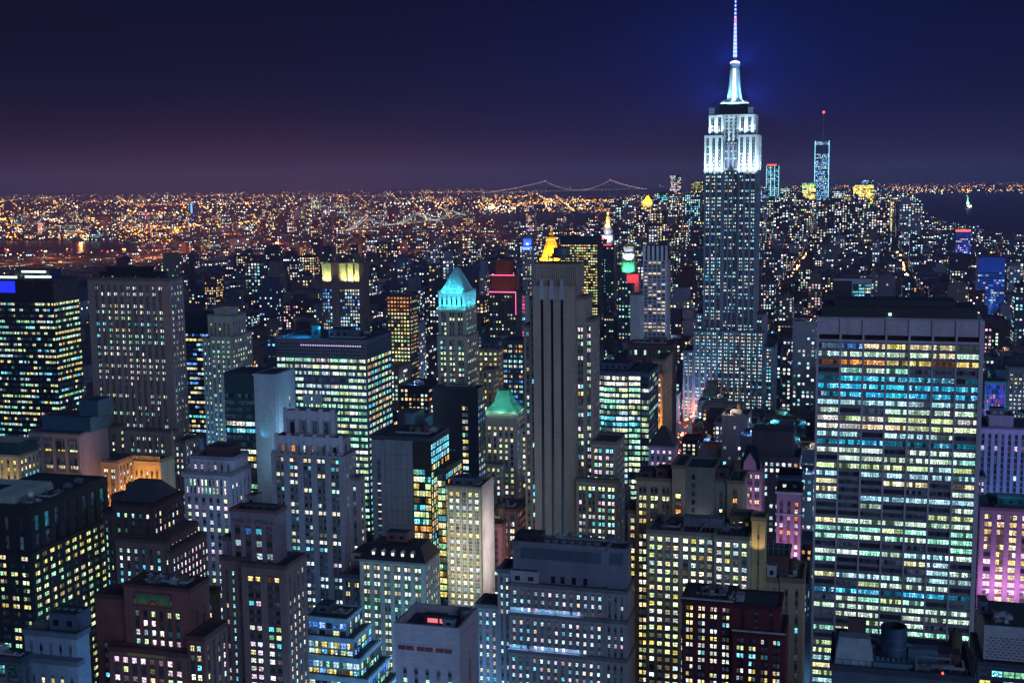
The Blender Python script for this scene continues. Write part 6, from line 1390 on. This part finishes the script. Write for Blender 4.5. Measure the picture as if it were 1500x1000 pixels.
def region(px, py):
    r = ('by lilac stone building' if px > 1440 and py > 560 else 'far right beyond slab tower' if px > 1440 else 'behind the slab tower' if px > 1195 else 'right of spire skyscraper' if px > 1120 and py < 560 else
         'below pink gabled tower' if px > 1060 and py > 720 else 'in front of spire skyscraper' if px > 985 and py > 540 else 'left of spire skyscraper' if px > 985 else 'beside white-ribbed tower' if px > 870 and py < 560 else
         'by curved glass block' if px > 870 else 'behind striped stone tower' if px > 770 and py < 500 else 'by copper-roofed tower' if px > 700 else 'around turquoise pyramid tower' if px > 610 and py < 600 else 'beside black slab tower' if px > 610 else
         'near yellow-crowned tower' if px > 440 and py < 480 else 'behind wide glass block' if px > 400 and py < 600 else 'beside gothic tower' if px > 400 else 'left of teal glass slab' if px > 250 and py > 600 else 'behind slim stepped tower' if px > 250 else
         'behind grand masonry tower' if px > 100 and py < 600 else 'left of masonry tower' if py < 600 else 'below grand masonry tower')
    return r
ranked = sorted([f for f in fills if f.vis > 0], key=lambda f: -f.vis); single = set(id(f) for f in ranked[:190])
print('visible fills', len(ranked), 'smallest single', ranked[min(189, len(ranked) - 1)].vis)
used = {}
def fill_body(mb, f, m, style, frame):
    w, d, h = f.w, f.dep, f.h
    P = (lambda x, y, z: tuple(f.o + f.u * x + f.d * y + Vector((0, 0, z)))) if frame == 'w' else (lambda x, y, z: (x, y, z))
    def bx(x0, x1, y0, y1, z0, z1):
        n = len(mb.v); mb.v += [P(x0, y0, z0), P(x1, y0, z0), P(x1, y1, z0), P(x0, y1, z0), P(x0, y0, z1), P(x1, y0, z1), P(x1, y1, z1), P(x0, y1, z1)]
        for q in ((4, 5, 6, 7), (0, 1, 5, 4), (1, 2, 6, 5), (2, 3, 7, 6), (3, 0, 4, 7)): mb.f.append(tuple(n + i for i in q)); mb.mi.append(mb.cur)
    mb.mat(m); bx(0, w, 0, d, 0, h)
    if frame != 'w':
        bx(-.3, w + .3, -.3, .5, h - .8, h + 1.1); bx(-.3, w + .3, d - .5, d + .3, h - .8, h + 1.1); bx(-.3, .5, .5, d - .5, h - .8, h + 1.09); bx(w - .5, w + .3, .5, d - .5, h - .8, h + 1.09)
    if style >= 1: bx(w * .3, w * .7, d * .4, d * .8, h, h + 3.6)
    if style == 2: bx(w * .12, w * .88, d * .15, d * .9, h, h + 4.5 + (h * .12))
    mb.mat(ROOF)
    if frame == 'w': bx(.6, w - .6, .6, d - .6, h + .01, h + .2)
rest_w = {}; rest_q = []
for f in fills:
    px, py = (f.rect[0] + f.rect[1]) / 2, f.rect[2] + 8
    mi = rng.randrange(len(FMAT)); pi = rng.choice((0, 0, 1, 1, 2, 3, 4)) if f.Y < 2500 else rng.choice((0, 0, 0, 1, 2, 3, 4))
    if px > 1000: pi = rng.choice((0, 1, 1, 2, 2, 3, 4))
    dens = rng.choice((.08, .16, .3, .5)) if f.Y < 1500 else rng.choice((.09, .18, .3, .45, .5))
    if f.Y > 4300: dens = rng.choice((.3, .5, .5)) if px > 900 else rng.choice((.15, .3, .5))
    style = rng.choice((0, 0, 1, 1, 2, 3))
    if 960 < px < 1200 and f.Y < 1500: dens = rng.choice((.3, .5, .5)); pi = rng.choice((0, 1, 1, 1, 2)); mi = rng.choice((1, 3, 4, 7, 7))
    if id(f) in single:
        e = bpy.data.objects.new('city_building', None); COL.objects.link(e); e.location = f.o; e.rotation_euler = (0, 0, -GRID)
        mname, m = FMAT[mi]; pn, pal = FPAL[pi]
        qs = fill_windows(f, dens, pal, 'l')
        dn = 'almost no' if len(qs) < 4 else {.08: 'few', .09: 'few', .16: 'scattered', .18: 'scattered', .3: 'many', .45: 'dense', .5: 'dense', .15: 'few'}[dens]
        kind = ('low', 'mid-height', 'tall')[0 if f.h < 42 else 1 if f.h < 72 else 2]; st = ('flat roof', 'roof house', 'stepped top', 'water tank')[style]
        lab = f"{kind} {mname} building, {st}, {dn} {pn} windows, {region(px, py)}"
        used.setdefault(lab, []).append(e); e['label'] = lab; e['category'] = 'building'
        mb = MB(); fill_body(mb, f, m, style, 'l'); mb.build('wall', e); ro = MB().mat(ROOF).box(.5, f.w - .5, .5, f.dep - .5, f.h + .01, f.h + .12).build('roof', e)
        if style == 3:
            t = MB().mat(wall_mat('tank_wood', (.10, .07, .05))); r = 2.0; x, y, z = f.w * .6, f.dep * .5, f.h
            for ax, ay in ((-1, -1), (1, -1), (1, 1), (-1, 1)): t.bar((x + ax * r * .6, y + ay * r * .6, z), (x + ax * r * .6, y + ay * r * .6, z + 3), .3)
            t.cyl(x, y, r, z + 3, z + 7, 10); t.cyl(x, y, r * 1.1, z + 7, z + 8.6, 10, .1); t.build('water_tank', ro)
        for q_ in range(2): x, y = rng.uniform(1, max(1.2, f.w - 4)), 1 + q_ * 4 + rng.uniform(0, 1.5); MB().mat(STEEL).box(x, x + 2.2, y, y + 1.8, f.h + .13, f.h + 1.8).build('vent', ro)
        if qs: o = win_mesh('window', qs, e); o['kind'] = 'stuff'
        if f.Y < 1700 and rng.random() < (.9 if 960 < px < 1200 else .5):  # lamp and point light added on random roofs to brighten dark blocks
            cl2 = rng.choice(((.12, .75, 1), (.2, .9, .9), (.5, .7, 1), (1, .75, .45), (.3, .5, 1)))
            ln = MB().mat(glow('added_roof_lamp_glow', cl2, 2.2)); x, y = f.w * rng.uniform(.2, .8), f.dep * .25; ln.cyl(x, y, .09, f.h, f.h + 2.6, 6).cyl(x, y, .35, f.h + 2.6, f.h + 3.1, 8); ln.build('roof_lamp', ro)
            point('roof_fill_light', (x, y - .6, f.h + 3.6), cl2, rng.uniform(1500, 5200), .5, e)
    else:
        fill_body(rest_w.setdefault(mi, MB()), f, FMAT[mi][1], min(style, 2) if f.Y < 3500 else 0, 'w')
        if f.vis > 0 or rng.random() < .3: rest_q += fill_windows(f, dens * (1.0 if f.Y < 4300 else 1.2), FPAL[pi][1], 'w', 1.15 if f.Y < 3000 else 1.7)
for lab, es in used.items():
    if len(es) > 1:
        es.sort(key=lambda e: e.location.y)
        es[0]['label'] = lab.replace('building', 'building nearest us', 1) if len(lab.split()) < 15 else lab
        for e in es[1:]: e['group'] = lab
        if len(es) == 2: pass
        es[0]['group'] = lab
al = MB()
for mi, mb in rest_w.items():
    n = len(al.v); al.v += mb.v; ids = [(al.mats.index(m) if m in al.mats else (al.mats.append(m), len(al.mats) - 1)[1]) for m in mb.mats]
    al.f += [tuple(n + i for i in q) for q in mb.f]; al.mi += [ids[i] for i in mb.mi]
o = al.build('distant_city'); o['kind'] = 'stuff'; o['label'] = 'countless low dark city buildings fading to the horizon'
print('rest quads', len(rest_q))
o = win_mesh('distant_city_windows', rest_q); o['kind'] = 'stuff'; o['label'] = 'pinprick lit windows of the distant city'

# ------------------------------------------------------------------ far lamps: streets, yards and houses down to the horizon
LM = {k: glow('far_lamp_' + k, c, s) for k, c, s in (('amber', (1, .34, .05), 5.5), ('gold', (1, .58, .18), 4.6), ('white', (1, .92, .78), 5.0), ('green', (.6, 1, .65), 3.2), ('blue', (.45, .75, 1), 3.4), ('red', (1, .08, .06), 2.4))}
lm = MB()
def lamp(p, s, k):
    lm.mat(LM[k]); n = len(lm.v); x, y, z = p
    lm.v += [(x, y, z + s), (x, y, z - s), (x - s, y - s, z), (x + s, y - s, z), (x + s, y + s, z), (x - s, y + s, z)]
    for q in ((2, 3, 0), (3, 4, 0), (4, 5, 0), (5, 2, 0), (3, 2, 1), (4, 3, 1), (5, 4, 1), (2, 5, 1)): lm.f.append(tuple(n + i for i in q)); lm.mi.append(lm.cur)
hzn = lambda px: 262 - (px - 750) * .0125
def pick(px):
    left = max(0, 1 - px / 900)
    return rng.choices(('amber', 'gold', 'white', 'green', 'blue', 'red'), (2 + 5 * left, 3 + 2 * left, 3, 1.1, .6 + (.8 if px > 900 else 0), .25))[0]
def put(px, py, k=None, sc=1.0, zl=(4, 26)):
    if in_water(px, py): return
    g = ground(px, py)
    if g.y < 3000: return
    s = g.y * .00033 * sc * min(1, .5 + max(0, py - hzn(px) - 15) / 60) * rng.choice((.5, .55, .6, .7, .8, 1.0, 1.6)); lamp((g.x, g.y, rng.uniform(*zl)), s, k or pick(px))
clus = [(rng.uniform(-40, 1540), rng.triangular(17, 96, 28), rng.uniform(6, 46), rng.uniform(1.2, 6)) for _ in range(190)]
for cx_, cy_, rx, ry in clus:
    n = rng.randint(8, 44)
    k = rng.choice((None, None, 'amber', 'gold', 'white')) if cx_ < 900 else None
    for _ in range(n): put(rng.gauss(cx_, rx), hzn(cx_) + max(16.5, rng.gauss(cy_, ry)), k if rng.random() < .7 else None)
for _ in range(3600):
    px = rng.uniform(-20, 1520); dy = 15 + rng.random() ** 1.15 * 100
    if px > 930 and dy > 55: continue
    put(px, hzn(px) + dy)
for _ in range(420): px = rng.uniform(-20, 1520); put(px, hzn(px) + 14.8 + abs(rng.gauss(0, 4)), rng.choice(('amber', 'gold', 'gold')), 1.1)
# lit roads running away from us, left
for (xa, ya, xb_, yb, n) in ((0, 318, 22, 345, 26), (2, 296, 12, 330, 16), (45, 320, 66, 342, 20), (90, 330, 128, 355, 16), (0, 353, 310, 350, 90), (170, 355, 300, 352, 40), (760, 300, 910, 295, 60), (730, 292, 780, 288, 30), (640, 300, 900, 294, 60), (1090, 276, 1500, 273, 160), (1340, 281, 1500, 279, 60), (240, 290, 420, 286, 60), (110, 325, 330, 322, 50), (660, 318, 692, 325, 20)):
    for i in range(n):
        t = rng.random(); put(xa + (xb_ - xa) * t + rng.gauss(0, 1.5), ya + (yb - ya) * t + rng.gauss(0, .9), rng.choice(('amber', 'amber', 'gold')), 1.25)
for _ in range(110):                                              # rows of street lamps at all angles
    xa = rng.uniform(-30, 940); ya = hzn(xa) + 17 + rng.random() ** 1.6 * 80; ln_ = rng.uniform(14, 120); sl = rng.choice((0, -.02, .03, .05, -.06, .5, .9)) ; n = int(ln_ / rng.uniform(1.6, 3)); ln_ *= .3 if sl > .3 else 1
    k = rng.choice(('amber', 'amber', 'gold', 'white'))
    for i in range(n): t = i / n; put(xa + ln_ * t + rng.gauss(0, .4), ya + ln_ * t * sl + rng.gauss(0, .3), k, rng.uniform(.7, 1.2))
# pier shed
for i in range(60): put(700 + rng.random() * 66, 322 + rng.gauss(0, 1.6), rng.choice(('green', 'blue', 'white')), 1.2)
# avenue lamps and head lamps nearer by
def street(a, b0, b1, n, cols, z=6, s=1.1, jit=5):
    for _ in range(n):
        p = GU * (a + rng.uniform(-jit, jit)) + GD * rng.uniform(b0, b1); lamp((p.x, p.y, z + rng.uniform(-4, 3)), s * rng.uniform(.5, 1.0) * max(1, p.y / 1500), rng.choice(cols))
for av in AV: street(F0 + av, 600, 4300, 130, ['amber', 'amber', 'gold', 'red', 'white'])
for bq in range(312, 1700, 80):                                   # cross streets
    for _ in range(46):
        a_ = rng.uniform(-700, 700); p = GU * a_ + GD * bq; 
        if p.y > 250: lamp((p.x, p.y, 5 + rng.uniform(-4, 3)), .55 * rng.uniform(.6, 1.1), rng.choice(('gold', 'white', 'white', 'blue', 'red', 'amber')))
street(F0 + 0, 900, 2600, 260, ['amber', 'red', 'red', 'gold', 'white'], 5, 1.2, 11)
o = lm.build('distant_city_lamps'); o['kind'] = 'stuff'; o['label'] = 'thousands of small street lamps and headlamps across the distant city'
for bpos in range(1000, 2300, 160):
    p = GU * F0 + GD * bpos; point('street_glow', (p.x, p.y, 14), (1, .30, .14), 22000, 2)

for k in range(150):                                               # lit crossings; most of these are blue fill added for the dark canyons
    a = F0 + rng.choice((-420, -280, -140, 0, 140, 280, 280, 420, 560)); bq = 340 + 80 * rng.randint(0, 14) - 10
    p = GU * a + GD * bq
    if abs(p.x) > .45 * p.y: continue
    point('street_glow', (p.x, p.y, 22), rng.choice(((.08, .5, 1), (.12, .8, .9), (.1, .35, 1), (1, .6, .25) if p.x < -120 and p.y > 700 else (.2, .6, 1), (.15, .5, 1))), rng.uniform(30000, 95000) * (.45 if p.y < 600 else 1 if p.y < 1050 else .4), 2)
for _ in range(44):                                               # sodium lamp clusters far off
    px = rng.uniform(-20, 800); py = hzn(px) + rng.uniform(40, 125); g = ground(px, py)
    if not in_water(px, py): point('street_glow', (g.x, g.y, 40), (1, .30, .10), 160000 + 50 * g.y, 4)
# ------------------------------------------------------------------ night haze
hz_ = MB(); hz_.box(-39000, 39000, -250, 33500, -1.0, 476, True)
hm_ = bpy.data.materials.new('night_haze'); hm_.use_nodes = True; t = hm_.node_tree; t.nodes.clear()
vo = N(t, 'ShaderNodeVolumePrincipled'); vo.inputs['Color'].default_value = (.64, .56, 1.0, 1); vo.inputs['Density'].default_value = 5.2e-5; vo.inputs['Anisotropy'].default_value = 0
ou = N(t, 'ShaderNodeOutputMaterial'); t.links.new(vo.outputs[0], ou.inputs['Volume'])
hz_.mat(hm_)
o = hz_.build('haze'); o['kind'] = 'stuff'; o['label'] = 'thin violet night haze over the whole city'
print('objects', len(bpy.data.objects))
